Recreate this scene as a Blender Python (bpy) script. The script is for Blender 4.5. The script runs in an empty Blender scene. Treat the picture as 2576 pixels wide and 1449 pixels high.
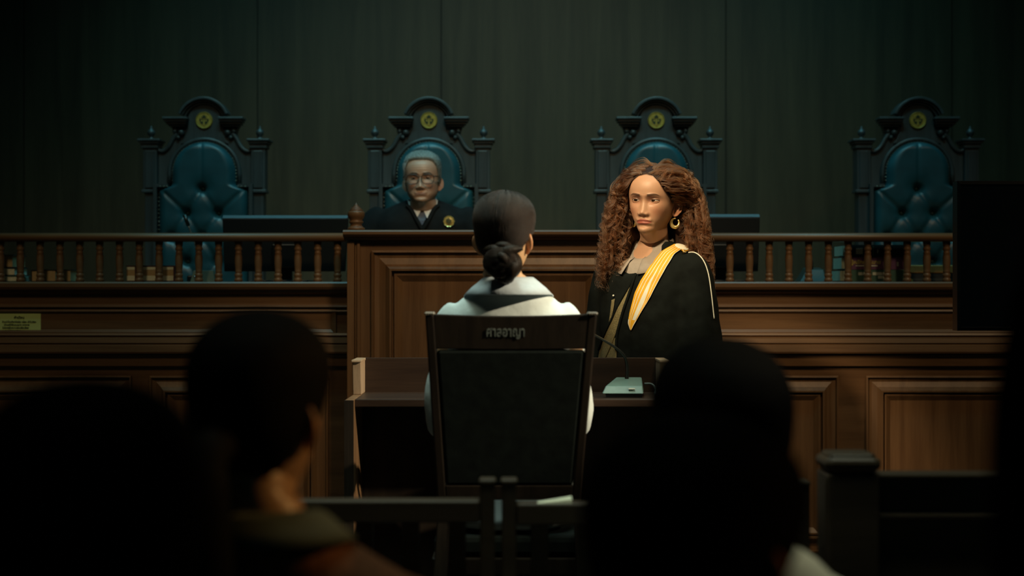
import bpy, math, random
import numpy as np
from mathutils import Vector, Matrix
from mathutils.bvhtree import BVHTree
random.seed(7); rng = np.random.default_rng(7)
PI = math.pi
S = bpy.context.scene
COL = S.collection

# ------------------------------------------------------------------ camera, light, exposure
FPX = 3600.0                      # focal length in pixels of the 2576 px wide frame
CAMZ = 1.29
cd = bpy.data.cameras.new('camera'); cam = bpy.data.objects.new('camera', cd); COL.objects.link(cam)
cam.location = (0, 0, CAMZ); cam.rotation_euler = (PI/2, 0, 0)
cd.sensor_width = 36.0; cd.lens = 36.0*FPX/2576.0
cd.clip_start = 0.05
cd.dof.use_dof = True; cd.dof.focus_distance = 4.70; cd.dof.aperture_fstop = 2.1
S.camera = cam
S.view_settings.view_transform = 'Standard'; S.view_settings.look = 'None'
S.view_settings.exposure = 0.0; S.view_settings.gamma = 1.0; S.view_settings.use_curve_mapping = False
try:
    S.cycles.use_denoising = True
    S.cycles.sample_clamp_indirect = 4.0
    S.cycles.max_bounces = 6
except Exception: pass

w = bpy.data.worlds.new('world'); S.world = w; w.use_nodes = True
w.node_tree.nodes['Background'].inputs[0].default_value = (0.25, 0.75, 0.8, 1)
w.node_tree.nodes['Background'].inputs[1].default_value = 0.014

def aim(o, target):
    o.rotation_euler = (Vector(target) - o.location).to_track_quat('-Z', 'Y').to_euler()
def spot(name, loc, target, watts, col, cone, blend=0.6, rad=0.08):
    l = bpy.data.lights.new(name, 'SPOT'); l.energy = watts; l.color = col
    l.spot_size = math.radians(cone); l.spot_blend = blend; l.shadow_soft_size = rad
    o = bpy.data.objects.new(name, l); COL.objects.link(o); o.location = loc; aim(o, target); return o
def area(name, loc, target, watts, col, sx, sy, spread=180):
    l = bpy.data.lights.new(name, 'AREA'); l.energy = watts; l.color = col
    l.shape = 'RECTANGLE'; l.size = sx; l.size_y = sy; l.spread = math.radians(spread)
    o = bpy.data.objects.new(name, l); COL.objects.link(o); o.location = loc; aim(o, target); return o
TEAL = (0.17, 0.74, 0.92); WARM = (1.0, 0.66, 0.30); CREAM = (1.0, 0.86, 0.60)
area('teal_ceiling_panel', (0.05, 6.25, 4.4), (0.05, 6.60, 0), 14, TEAL, 4.0, 0.4, 100)
area('teal_front_fill', (0.0, 4.9, 4.5), (0.0, 6.8, 1.6), 9, (0.36, 0.88, 0.90), 3.4, 0.4, 60)  # added front fill that lifts the chairs and emblems
spot('teal_wall_washer', (-0.05, 6.8, 4.6), (-0.05, 7.58, 3.15), 34, TEAL, 64, 1.0, 0.3)
spot('teal_side_washer', (1.75, 6.75, 4.6), (1.75, 7.58, 2.5), 17, TEAL, 80, 1.0, 0.3)
spot('warm_wall_fill', (0.1, 3.2, 4.5), (0.15, 7.6, 1.65), 62, (1.0, 0.66, 0.32), 48, 1.0, 0.4)  # unseen warm fill added to brown the lower wall
spot('warm_bench_lamp', (0.9, 2.4, 4.2), (0.15, 5.7, 1.15), 250, (1.0, 0.70, 0.38), 38, 1.0, 0.25)
spot('warm_wing_lamp', (2.6, 2.6, 4.3), (1.9, 5.8, 0.9), 120, (1.0, 0.70, 0.38), 42, 1.0, 0.3)
spot('warm_left_wing_lamp', (-1.7, 2.6, 4.3), (-1.75, 5.8, 0.95), 62, (1.0, 0.76, 0.42), 50, 1.0, 0.3)
area('stand_overhead_panel', (-0.15, 3.7, 4.0), (-0.15, 3.85, 0), 6.5, (0.72, 0.95, 0.85), 0.9, 0.9, 50)
area('gallery_ceiling_panel', (0.2, 2.5, 4.5), (0.2, 2.95, 0.8), 7, (0.88, 0.98, 0.74), 2.4, 0.4, 60)
spot('witness_key_lamp', (2.7, 2.9, 2.6), (0.0, 3.90, 1.24), 600, (1.0, 0.85, 0.60), 22, 0.5, 0.06)
spot('advocate_key_lamp', (-0.85, 2.6, 3.0), (0.42, 4.62, 1.50), 400, (1.0, 0.73, 0.43), 15, 0.8, 0.10)
spot('advocate_rim_lamp', (2.3, 5.3, 3.2), (0.5, 4.7, 1.45), 70, (1.0, 0.70, 0.36), 20, 0.8, 0.10)
spot('judge_face_lamp', (0.35, 3.0, 3.9), (-0.36, 6.35, 1.74), 130, (1.0, 0.74, 0.48), 8, 1.0, 0.10)  # narrow fill added only to warm the seated man's face
spot('gallery_warm_fill', (2.4, 2.5, 2.4), (-0.22, 1.78, 1.12), 95, (1.0, 0.55, 0.18), 8, 0.8, 0.06)  # extra unseen spot added for the ponytail woman's neck and ear
spot('gallery_ear_fill', (1.5, 1.0, 2.2), (0.23, 1.26, 1.03), 12, (1.0, 0.55, 0.18), 7, 0.8, 0.05)  # small unseen spot added so one near ear turns orange
spot('gallery_shoulder_fill', (1.6, 2.3, 2.6), (0.36, 1.80, 1.0), 30, (1.0, 0.85, 0.58), 14, 0.9, 0.06)  # unseen spot added to brighten the white-shirted shoulder

# ------------------------------------------------------------------ helpers
def P(px, py, d):
    return Vector(((px-1288)*d/FPX, d, CAMZ-(py-724.5)*d/FPX))
def zz(py, d): return CAMZ-(py-724.5)*d/FPX
def xx(px, d): return (px-1288)*d/FPX
def sm(t): t = min(max(t, 0.0), 1.0); return t*t*(3-2*t)
def nsm(t): t = np.clip(t, 0, 1); return t*t*(3-2*t)

WL = {}                                   # world location of every root
class MB:
    def __init__(s): s.V = []; s.F = []; s.M = []; s.S = []
    def add(s, vs, fs, mi=0, smooth=False):
        o = len(s.V); s.V.extend([tuple(v) for v in vs])
        for f in fs: s.F.append(tuple(i+o for i in f)); s.M.append(mi); s.S.append(smooth)
        return s
    def box(s, x0, x1, y0, y1, z0, z1, mi=0):
        vs = [(x, y, z) for z in (z0, z1) for y in (y0, y1) for x in (x0, x1)]
        return s.add(vs, [(0,2,3,1),(4,5,7,6),(0,1,5,4),(2,6,7,3),(0,4,6,2),(1,3,7,5)], mi)
    def hexa(s, b, t, mi=0):              # bottom quad, top quad (ccw from above)
        return s.add(list(b)+list(t), [(3,2,1,0),(4,5,6,7)]+[(i,(i+1)%4,4+(i+1)%4,4+i) for i in range(4)], mi)
    def prism(s, prof, axis, a0, a1, mi=0, smooth=False):
        n = len(prof)
        def mk(p, a):
            return (a, p[0], p[1]) if axis == 'x' else (p[0], a, p[1]) if axis == 'y' else (p[0], p[1], a)
        vs = [mk(p, a0) for p in prof]+[mk(p, a1) for p in prof]
        s.add(vs, [(i, (i+1)%n, n+(i+1)%n, n+i) for i in range(n)], mi, smooth)
        o = len(s.V)-2*n
        s.F.append(tuple(o+i for i in reversed(range(n)))); s.M.append(mi); s.S.append(False)
        s.F.append(tuple(o+n+i for i in range(n))); s.M.append(mi); s.S.append(False)
        return s
    def rings(s, R, mi=0, smooth=True, cap0=True, cap1=True, closed=True):
        R = [list(map(tuple, r)) for r in R]; n = len(R[0]); vs = [v for r in R for v in r]; fs = []
        m = n if closed else n-1
        for i in range(len(R)-1):
            for j in range(m): fs.append((i*n+j, i*n+(j+1)%n, (i+1)*n+(j+1)%n, (i+1)*n+j))
        if cap0: fs.append(tuple(reversed(range(n))))
        if cap1: fs.append(tuple((len(R)-1)*n+j for j in range(n)))
        return s.add(vs, fs, mi, smooth)
    def lathe(s, prof, cx, cy, n=20, mi=0, z0=0):
        return s.rings([[(cx+r*math.cos(2*PI*k/n), cy+r*math.sin(2*PI*k/n), z0+z) for k in range(n)] for r, z in prof], mi)
    def tube(s, pts, rad, n=10, mi=0, res=0, flat=1.0):
        pts = [Vector(p) for p in pts]
        if not hasattr(rad, '__len__'): rad = [rad]*len(pts)
        if res:
            pts, rad = smooth_path(pts, rad, res)
        up = Vector((0, 0, 1)); T = (pts[1]-pts[0]).normalized()
        if abs(T.dot(up)) > 0.9: up = Vector((0, 1, 0))
        N = (up - T*up.dot(T)).normalized(); R = []
        for i, p in enumerate(pts):
            t = (pts[min(i+1, len(pts)-1)]-pts[max(i-1, 0)]).normalized()
            N = (N - t*N.dot(t)).normalized(); B = t.cross(N)
            R.append([p + N*(rad[i]*math.cos(2*PI*k/n)) + B*(rad[i]*flat*math.sin(2*PI*k/n)) for k in range(n)])
        return s.rings(R, mi)
    def ball(s, c, r, n=12, mi=0, sc=(1,1,1)):
        R = []
        for i in range(n+1):
            th = PI*i/n; rr = max(math.sin(th), 1e-3)
            R.append([(c[0]+r*sc[0]*rr*math.cos(2*PI*k/(n*2)), c[1]+r*sc[1]*rr*math.sin(2*PI*k/(n*2)), c[2]-r*sc[2]*math.cos(th)) for k in range(n*2)])
        return s.rings(R, mi)
    def frame(s, x0, x1, z0, z1, y, prof, mi=0, field=True):
        """mitred picture-frame moulding on a wall facing -y; prof = [(inset, forward)]"""
        vs = []; fs = []
        for ins, fw in prof:
            vs += [(x0+ins, y-fw, z0+ins), (x1-ins, y-fw, z0+ins), (x1-ins, y-fw, z1-ins), (x0+ins, y-fw, z1-ins)]
        for i in range(len(prof)-1):
            for j in range(4): fs.append((i*4+j, i*4+(j+1)%4, i*4+4+(j+1)%4, i*4+4+j))
        if field: n = (len(prof)-1)*4; fs.append((n, n+1, n+2, n+3))
        return s.add(vs, fs, mi)
    def build(s, name, mats, parent=None, loc=None, bev=0, sub=0, remesh=0, smooth_it=0, wloc=None):
        if parent is not None: o0 = WL[parent.name]
        else: o0 = Vector(loc) if loc is not None else Vector((0, 0, 0))
        me = bpy.data.meshes.new(name)
        me.from_pydata([(v[0]-o0[0], v[1]-o0[1], v[2]-o0[2]) for v in s.V], [], s.F)
        if not isinstance(mats, (list, tuple)): mats = [mats]
        for m in mats: me.materials.append(m)
        me.polygons.foreach_set('material_index', s.M); me.polygons.foreach_set('use_smooth', s.S)
        me.update()
        o = bpy.data.objects.new(name, me); COL.objects.link(o)
        if parent is not None: o.parent = parent
        else: o.location = o0
        WL[o.name] = o0
        if bev:
            b = o.modifiers.new('bevel', 'BEVEL'); b.width = bev; b.segments = 2; b.limit_method = 'ANGLE'; b.angle_limit = math.radians(35)
        if sub:
            b = o.modifiers.new('subd', 'SUBSURF'); b.levels = sub; b.render_levels = sub
        if remesh:
            b = o.modifiers.new('remesh', 'REMESH'); b.mode = 'VOXEL'; b.voxel_size = remesh; b.use_smooth_shade = True
        if smooth_it:
            b = o.modifiers.new('smooth', 'SMOOTH'); b.iterations = smooth_it; b.factor = 0.5
        return o
def smooth_path(pts, rad, res):
    P2 = []; R2 = []; n = len(pts)
    for i in range(n-1):
        p0 = pts[max(i-1, 0)]; p1 = pts[i]; p2 = pts[i+1]; p3 = pts[min(i+2, n-1)]
        for k in range(res):
            t = k/res
            P2.append(0.5*((2*p1)+(p2-p0)*t+(2*p0-5*p1+4*p2-p3)*t*t+(3*p1-p0-3*p2+p3)*t**3))
            R2.append(rad[i]+(rad[i+1]-rad[i])*sm(t))
    P2.append(pts[-1]); R2.append(rad[-1]); return P2, R2
def tag(o, label=None, cat=None, group=None, kind=None):
    if label: o['label'] = label
    if cat: o['category'] = cat
    if group: o['group'] = group
    if kind: o['kind'] = kind
    return o
def root(name, loc, label, cat, group=None):
    o = bpy.data.objects.new(name, None); COL.objects.link(o); o.location = loc
    o.empty_display_size = 0.1
    WL[o.name] = Vector(loc); return tag(o, label, cat, group)
def copy_tree(o, parent=None):
    c = o.copy(); COL.objects.link(c); WL[c.name] = WL[o.name]
    if parent is not None: c.parent = parent
    for ch in list(o.children): copy_tree(ch, c)
    return c
def text_mesh(body, size, name, mat, parent, loc, rot, extrude=0.0006, bold=0.0):
    """flat lettering, centred, as a mesh part"""
    cu = bpy.data.curves.new(name, 'FONT'); cu.body = body; cu.size = size; cu.extrude = extrude; cu.offset = bold
    cu.align_x = 'CENTER'; cu.align_y = 'CENTER'; cu.resolution_u = 3
    t = bpy.data.objects.new(name+'_tmp', cu); COL.objects.link(t)
    dg = bpy.context.evaluated_depsgraph_get()
    me = bpy.data.meshes.new_from_object(t.evaluated_get(dg))
    bpy.data.objects.remove(t)
    me.materials.clear(); me.materials.append(mat)
    o = bpy.data.objects.new(name, me); COL.objects.link(o)
    o.parent = parent; o.location = Vector(loc)-WL[parent.name]; o.rotation_euler = rot
    WL[o.name] = Vector(loc)
    return o

# ------------------------------------------------------------------ materials
def nm(name):
    m = bpy.data.materials.new(name); m.use_nodes = True
    return m, m.node_tree.nodes, m.node_tree.links, m.node_tree.nodes['Principled BSDF']
def plain(name, col, rough=0.5, metal=0.0, noise=0.0, nscale=40, bump=0.0, sheen=0.0, coat=0.0, spec=0.5):
    m, N, L, B = nm(name); B.inputs['Specular IOR Level'].default_value = spec
    B.inputs['Base Color'].default_value = (*col, 1); B.inputs['Roughness'].default_value = rough
    B.inputs['Metallic'].default_value = metal
    if sheen: B.inputs['Sheen Weight'].default_value = sheen
    if coat: B.inputs['Coat Weight'].default_value = coat
    if noise or bump:
        tc = N.new('ShaderNodeTexCoord'); n = N.new('ShaderNodeTexNoise'); n.inputs['Scale'].default_value = nscale; n.inputs['Detail'].default_value = 5
        L.new(tc.outputs['Object'], n.inputs['Vector'])
        if noise:
            r = N.new('ShaderNodeValToRGB'); a = [max(0, c*(1-noise)) for c in col]; b = [min(1, c*(1+noise)) for c in col]
            r.color_ramp.elements[0].color = (*a, 1); r.color_ramp.elements[1].color = (*b, 1)
            r.color_ramp.elements[0].position = 0.3; r.color_ramp.elements[1].position = 0.7
            L.new(n.outputs['Fac'], r.inputs['Fac']); L.new(r.outputs['Color'], B.inputs['Base Color'])
        if bump:
            b = N.new('ShaderNodeBump'); b.inputs['Strength'].default_value = bump; b.inputs['Distance'].default_value = 0.004
            L.new(n.outputs['Fac'], b.inputs['Height']); L.new(b.outputs['Normal'], B.inputs['Normal'])
    return m
def wood(name, c1, c2, grain='z', rough=0.42, sc=3.0, bump=0.15, spec=0.5):
    m, N, L, B = nm(name)
    tc = N.new('ShaderNodeTexCoord'); mp = N.new('ShaderNodeMapping'); n = N.new('ShaderNodeTexNoise'); n2 = N.new('ShaderNodeTexNoise')
    s = {'x': (0.5, 9, 9), 'y': (9, 0.5, 9), 'z': (9, 9, 0.5)}[grain]
    mp.inputs['Scale'].default_value = s
    L.new(tc.outputs['Object'], mp.inputs['Vector']); L.new(mp.outputs['Vector'], n.inputs['Vector']); L.new(mp.outputs['Vector'], n2.inputs['Vector'])
    n.inputs['Scale'].default_value = sc; n.inputs['Detail'].default_value = 7; n.inputs['Distortion'].default_value = 0.5
    n2.inputs['Scale'].default_value = sc*9; n2.inputs['Detail'].default_value = 3
    mix = N.new('ShaderNodeMath'); mix.operation = 'MULTIPLY_ADD'; mix.inputs[1].default_value = 0.35
    L.new(n2.outputs['Fac'], mix.inputs[0]); L.new(n.outputs['Fac'], mix.inputs[2])
    r = N.new('ShaderNodeValToRGB'); r.color_ramp.elements[0].color = (*c1, 1); r.color_ramp.elements[1].color = (*c2, 1)
    r.color_ramp.elements[0].position = 0.45; r.color_ramp.elements[1].position = 0.92
    L.new(mix.outputs[0], r.inputs['Fac']); L.new(r.outputs['Color'], B.inputs['Base Color'])
    B.inputs['Roughness'].default_value = rough; B.inputs['Specular IOR Level'].default_value = spec
    b = N.new('ShaderNodeBump'); b.inputs['Strength'].default_value = bump; b.inputs['Distance'].default_value = 0.002
    L.new(mix.outputs[0], b.inputs['Height']); L.new(b.outputs['Normal'], B.inputs['Normal'])
    return m
def skin_mat(name, sss=0.12):
    m, N, L, B = nm(name)
    a = N.new('ShaderNodeVertexColor'); a.layer_name = 'tint'
    L.new(a.outputs['Color'], B.inputs['Base Color']); B.inputs['Roughness'].default_value = 0.45
    B.inputs['Subsurface Weight'].default_value = sss; B.inputs['Subsurface Scale'].default_value = 0.006
    B.inputs['Subsurface Radius'].default_value = (1.0, 0.35, 0.2)
    tc = N.new('ShaderNodeTexCoord'); n = N.new('ShaderNodeTexNoise'); n.inputs['Scale'].default_value = 700
    L.new(tc.outputs['Object'], n.inputs['Vector'])
    b = N.new('ShaderNodeBump'); b.inputs['Strength'].default_value = 0.08; b.inputs['Distance'].default_value = 0.001
    L.new(n.outputs['Fac'], b.inputs['Height']); L.new(b.outputs['Normal'], B.inputs['Normal'])
    return m
def hair_mesh_mat(name, c1, c2, rough=0.45, spec=0.3):
    m = wood(name, c1, c2, 'z', rough, 14, 0.9, spec); return m
def strand_mat(name, col, rough=0.35, ior=1.55):
    m = bpy.data.materials.new(name); m.use_nodes = True; N = m.node_tree.nodes; L = m.node_tree.links; N.clear()
    out = N.new('ShaderNodeOutputMaterial'); h = N.new('ShaderNodeBsdfHairPrincipled')
    h.parametrization = 'COLOR'; h.inputs['Color'].default_value = (*col, 1)
    h.inputs['Roughness'].default_value = rough; h.inputs['Radial Roughness'].default_value = 0.4
    h.inputs['Random Roughness'].default_value = 0.2; h.inputs['IOR'].default_value = ior
    L.new(h.outputs[0], out.inputs[0]); return m

M_WALL = wood('dark_veneer_wall', (0.060, 0.033, 0.014), (0.115, 0.066, 0.030), 'z', 0.5, 1.6, 0.05)
M_SEAM = plain('wall_groove', (0.02, 0.014, 0.009), 0.7)
M_BENCH = wood('teak_bench_vertical', (0.118, 0.060, 0.027), (0.215, 0.118, 0.055), 'z', 0.42, 2.2)
M_BENCHX = wood('teak_bench_horizontal', (0.112, 0.058, 0.026), (0.205, 0.112, 0.053), 'x', 0.40, 2.2)
M_THRONE = wood('black_stained_oak', (0.028, 0.033, 0.033), (0.055, 0.064, 0.064), 'z', 0.4, 3)
M_LEATHER = plain('teal_leather', (0.014, 0.066, 0.080), 0.36, 0, 0.25, 9, 0.12)
M_NAIL = plain('brass_nailheads', (0.25, 0.22, 0.16), 0.35, 0.9)
M_GOLD = plain('gilt_disc', (0.50, 0.34, 0.06), 0.45, 0.3, 0.2, 60)
M_GOLDB = plain('bright_gold', (0.85, 0.68, 0.26), 0.22, 0.75)
M_MOTIF = plain('dark_green_enamel', (0.020, 0.035, 0.012), 0.5)
M_DESK = wood('walnut_witness_stand', (0.018, 0.0095, 0.006), (0.044, 0.024, 0.014), 'x', 0.42, 2.4, 0.15, 0.3)
M_DESKE = wood('lit_walnut_edges', (0.30, 0.20, 0.12), (0.46, 0.33, 0.22), 'z', 0.45, 3)  # paler walnut: light on the upper side faces put into the colour
M_CHAIRW = wood('ebonised_chair_wood', (0.012, 0.0085, 0.006), (0.026, 0.018, 0.012), 'z', 0.45, 3, 0.15, 0.25)
M_REED = wood('pale_reeded_tips', (0.14, 0.12, 0.09), (0.24, 0.21, 0.17), 'y', 0.4, 3)  # paler than the rest of the chair frame
M_UPH = plain('black_green_upholstery', (0.0065, 0.0095, 0.008), 0.85, 0, 0.3, 30, 0.1, spec=0.12)
M_LETTER = plain('grey_stencil_paint', (0.13, 0.15, 0.13), 0.8, 0, 0.4, 180)
M_GATE = wood('dark_rail_wood', (0.040, 0.028, 0.018), (0.080, 0.058, 0.038), 'x', 0.38, 2.5)
M_BLACKP = plain('black_plastic', (0.006, 0.008, 0.009), 0.30, spec=0.4)
M_SCREEN = plain('switched_off_screen', (0.004, 0.005, 0.006), 0.25)
M_GREYG = plain('grey_green_plastic', (0.105, 0.175, 0.15), 0.42, 0, 0.06, 90)
M_GOOSE = plain('black_gooseneck', (0.012, 0.014, 0.012), 0.3)
M_STEEL = plain('steel', (0.5, 0.52, 0.5), 0.25, 0.9)
M_RED = plain('red_ring', (0.6, 0.08, 0.05), 0.4)
M_CABLE = plain('grey_cable', (0.07, 0.09, 0.085), 0.5)
M_FLOOR = wood('dark_floor_boards', (0.03, 0.02, 0.014), (0.06, 0.042, 0.03), 'y', 0.35, 2)
M_CEIL = plain('dark_ceiling', (0.05, 0.055, 0.055), 0.9)
M_PAPERY = plain('yellow_green_notice', (0.68, 0.82, 0.30), 0.75, 0, 0.06, 12)
M_INK = plain('black_ink', (0.02, 0.03, 0.012), 0.8)
M_PAGES = plain('cream_page_edges', (0.92, 0.90, 0.68), 0.8, 0, 0.12, 200)
M_PAGESB = plain('tan_page_edges', (0.55, 0.38, 0.19), 0.8, 0, 0.12, 200)
M_COVD = plain('dark_book_cloth', (0.018, 0.022, 0.024), 0.6)
M_COVM = plain('maroon_book_cloth', (0.07, 0.022, 0.025), 0.6)
M_COVP = plain('purple_book_cloth', (0.13, 0.05, 0.13), 0.55)
M_COVG = plain('green_book_cloth', (0.05, 0.13, 0.10), 0.55)
M_MINT = plain('mint_page_edges', (0.48, 0.56, 0.44), 0.7, 0, 0.1, 150)
M_YELL = plain('yellow_print', (0.50, 0.42, 0.12), 0.7)
M_WHITEP = plain('white_print', (0.62, 0.66, 0.56), 0.7)
M_BOXT = plain('tan_cardboard', (0.58, 0.28, 0.08), 0.8, 0, 0.15, 20)
M_CONS = plain('dark_green_plastic', (0.018, 0.030, 0.024), 0.5)
M_BEZEL = plain('top_edge_highlight', (0.045, 0.055, 0.06), 0.32)  # paler than the housing, paints the highlight along the top edge
M_MUG = plain('olive_card', (0.12, 0.17, 0.11), 0.6)
M_ROBE = plain('black_gown_cloth', (0.0060, 0.0085, 0.0074), 0.85, 0, 0.3, 25, 0.5, spec=0.12)
M_JROBE = plain('black_judicial_gown', (0.006, 0.0075, 0.008), 0.85, 0, 0.3, 20, 0.4, spec=0.12)
M_SHIRT = plain('pale_blue_cotton', (0.62, 0.68, 0.66), 0.8, 0, 0.05, 30, 0.5)
M_SHIRTC = plain('pale_blue_collar', (0.46, 0.52, 0.56), 0.8, 0, 0.05, 60, 0.3)
M_BEIGE = plain('greige_shirt', (0.31, 0.28, 0.24), 0.75, 0, 0.08, 40, 0.2)
M_TWEED = plain('olive_tweed', (0.20, 0.17, 0.075), 0.85, 0, 0.35, 260, 0.4)
M_YBAND = plain('golden_yellow_braid', (0.80, 0.43, 0.02), 0.65, 0, 0.08, 300, 0.1)
M_WBAND = plain('white_satin', (0.78, 0.80, 0.68), 0.55, 0, 0.04, 60)
M_WHITE = plain('white_cotton', (0.62, 0.66, 0.66), 0.8, 0, 0.04, 40)
M_TIE = plain('navy_tie', (0.02, 0.045, 0.09), 0.5)
M_RUST = plain('rust_brown_knit', (0.22, 0.075, 0.024), 0.85, 0, 0.25, 90, 0.4)
M_SAGE = plain('sage_grey_cotton', (0.10, 0.115, 0.085), 0.85, 0, 0.1, 30, spec=0.15)
M_DARKC = plain('black_coat', (0.006, 0.007, 0.008), 0.9, 0, 0.3, 30, spec=0.1)
M_NAVY = plain('dark_navy_cloth', (0.006, 0.008, 0.011), 0.9, 0, 0.3, 30, spec=0.1)
M_WSHIRT = plain('white_shirt', (0.70, 0.72, 0.58), 0.8)
M_TROU = plain('dark_trousers', (0.012, 0.013, 0.016), 0.8)
M_SHOE = plain('black_shoe', (0.01, 0.01, 0.01), 0.3)
M_EYEW = plain('eye_white', (0.40, 0.36, 0.32), 0.25)
M_IRIS = plain('dark_iris', (0.018, 0.009, 0.005), 0.12)
M_LASH = plain('lash', (0.010, 0.006, 0.004), 0.6)
M_LENS = None
def glass_mat():
    m, N, L, B = nm('spectacle_lens'); B.inputs['Base Color'].default_value = (1, 1, 1, 1)
    B.inputs['Alpha'].default_value = 0.03; B.inputs['Specular IOR Level'].default_value = 0.1; B.inputs['Base Color'].default_value = (.02, .02, .02, 1); B.inputs['Roughness'].default_value = 0.2; B.inputs['IOR'].default_value = 1.3
    return m
M_LENS = glass_mat()
M_SKIN = skin_mat('skin')
M_HAIRB = hair_mesh_mat('shaded_auburn_mass', (0.012, 0.005, 0.0025), (0.032, 0.013, 0.006))  # darker than the strands, so bare gaps read as painted shadow
M_HAIRD = hair_mesh_mat('dark_brown_hair', (0.007, 0.0045, 0.003), (0.020, 0.013, 0.008), 0.45, 0.12)
M_HAIRK = hair_mesh_mat('black_hair', (0.003, 0.003, 0.003), (0.007, 0.0066, 0.0062), 0.7, 0.06)
M_HAIRG = hair_mesh_mat('grey_hair', (0.07, 0.085, 0.08), (0.20, 0.24, 0.225), 0.6)
M_SA = strand_mat('auburn_strands', (0.080, 0.030, 0.011), 0.38)
M_SD = strand_mat('dark_brown_strands', (0.014, 0.008, 0.005), 0.5, 1.25)
M_SG = strand_mat('grey_strands', (0.26, 0.30, 0.28), 0.5)

# ------------------------------------------------------------------ room
def struct(name, mb, mat, **k): return tag(mb.build(name, mat, **k), kind='structure')
struct('floor', MB().box(-4.5, 4.5, -2.5, 7.8, -0.08, 0.0), M_FLOOR)
struct('ceiling', MB().box(-4.5, 4.5, -2.5, 7.8, 4.7, 4.8), M_CEIL)
DW = 7.6
wb = MB(); seams = [-5.0]+[xx(p, DW) for p in (60, 648, 1110, 1826, 2395)]+[5.0]
wb.box(-4.5, 4.5, DW+0.012, DW+0.12, 0, 4.7, 1)
for i in range(len(seams)-1):
    a = max(seams[i]+0.003, -4.5); b = min(seams[i+1]-0.003, 4.5)
    wb.box(a, b, DW, DW+0.012, 0, 4.7, 0)
struct('wall_back', wb, [M_WALL, M_SEAM])
struct('wall_left', MB().box(-4.62, -4.5, -2.5, 7.8, 0, 4.7), M_WALL)
struct('wall_right', MB().box(4.5, 4.62, -2.5, 7.8, 0, 4.7), M_WALL)
DAIS = 0.60
struct('floor_dais', MB().box(-4.45, 4.45, 6.02, 7.59, 0.0, DAIS), M_FLOOR)
struct('floor_witness_platform', MB().box(-0.95, 0.95, 3.35, 5.05, 0.0, 0.18), M_FLOOR, bev=0.01)

# ------------------------------------------------------------------ judges' bench, centre
BD = 5.6
bx0, bx1 = xx(874, BD), xx(1612, BD)
b = root('judges_bench', ((bx0+bx1)/2, BD+0.2, 0), 'tall central teak bench front with one big moulded panel, before the grey haired man', 'judge bench')
MB().box(bx0+0.01, bx1-0.01, BD+0.012, 6.03, 0, zz(604, BD)).build('carcass', M_BENCH, b)
fp = MB()
fz1 = zz(606, BD)
PROF = [(0, 0), (0.0, 0.016), (0.008, 0.018), (0.012, 0.006), (0.030, 0.003), (0.055, 0.012), (0.072, 0.030), (0.080, 0.030),
        (0.082, 0.006), (0.088, 0.006), (0.090, 0.018), (0.098, 0.018), (0.122, 0.003)]
px0, px1 = xx(935, BD), xx(1551, BD); pz1 = zz(630, BD)
# face boards round the panel
fp.box(bx0+0.004, px0, BD, BD+0.02, 0, fz1); fp.box(px1, bx1-0.004, BD, BD+0.02, 0, fz1)
fp.box(px0, px1, BD, BD+0.02, pz1, fz1, 1); fp.box(px0, px1, BD, BD+0.02, 0, 0.30, 1)
fp.build('front_board', [M_BENCH, M_BENCHX], b)
MB().box(bx0+0.01, bx1-0.01, 6.031, 6.345, zz(709, 5.8)-0.035, zz(709, 5.8)).build('desk_top', M_BENCHX, b)
MB().frame(px0, px1, 0.30, pz1, BD, PROF).build('panel', M_BENCH, b)
for s_, xa in ((1, bx0), (-1, bx1)):       # corner pilaster strips with flutes
    pl = MB()
    for k, (o0, o1, fw) in enumerate(((0.0, 0.028, 0.014), (0.030, 0.036, 0.006), (0.038, 0.050, 0.012))):
        x_a, x_b = sorted((xa+s_*o0, xa+s_*o1)); pl.box(x_a, x_b, BD-fw, BD+0.01, 0, fz1)
    pl.build('corner_strip', M_BENCH, b, bev=0.002)
cz1, cz0 = zz(578, BD-0.04), zz(604, BD-0.04)
cap = MB(); hh = cz1-cz0
prof = [(BD+0.40, cz0), (BD-0.012, cz0), (BD-0.018, cz0+0.006), (BD-0.022, cz0+0.010), (BD-0.044, cz0+0.014), (BD-0.052, cz0+0.022),
        (BD-0.052, cz1-0.008), (BD-0.046, cz1-0.002), (BD-0.038, cz1), (BD+0.40, cz1)]
cap.prism(prof, 'x', bx0-0.012, bx1+0.012); cap.build('cap_rail', M_BENCHX, b)
def finial(x, name):
    y = BD+0.03; s = BD/FPX; z = cz1
    pr = [(21, 0), (22, 3), (22, 7), (18, 9), (15, 13), (14, 17), (17, 20), (18.5, 23), (17, 26), (15, 28), (19, 33), (21.5, 40), (22, 47),
          (20, 52), (16, 55), (17, 56), (15.5, 58), (13, 59), (14, 60), (12, 62), (9.5, 63), (10.5, 64), (8, 66), (6, 67), (6.5, 68), (3.5, 71), (1.5, 74), (0.3, 77)]
    MB().lathe([(r*s, h*s*0.92) for r, h in pr], x, y, 28, 0, z).build(name, M_BENCHX, b)
finial(xx(894, BD), 'finial')

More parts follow.
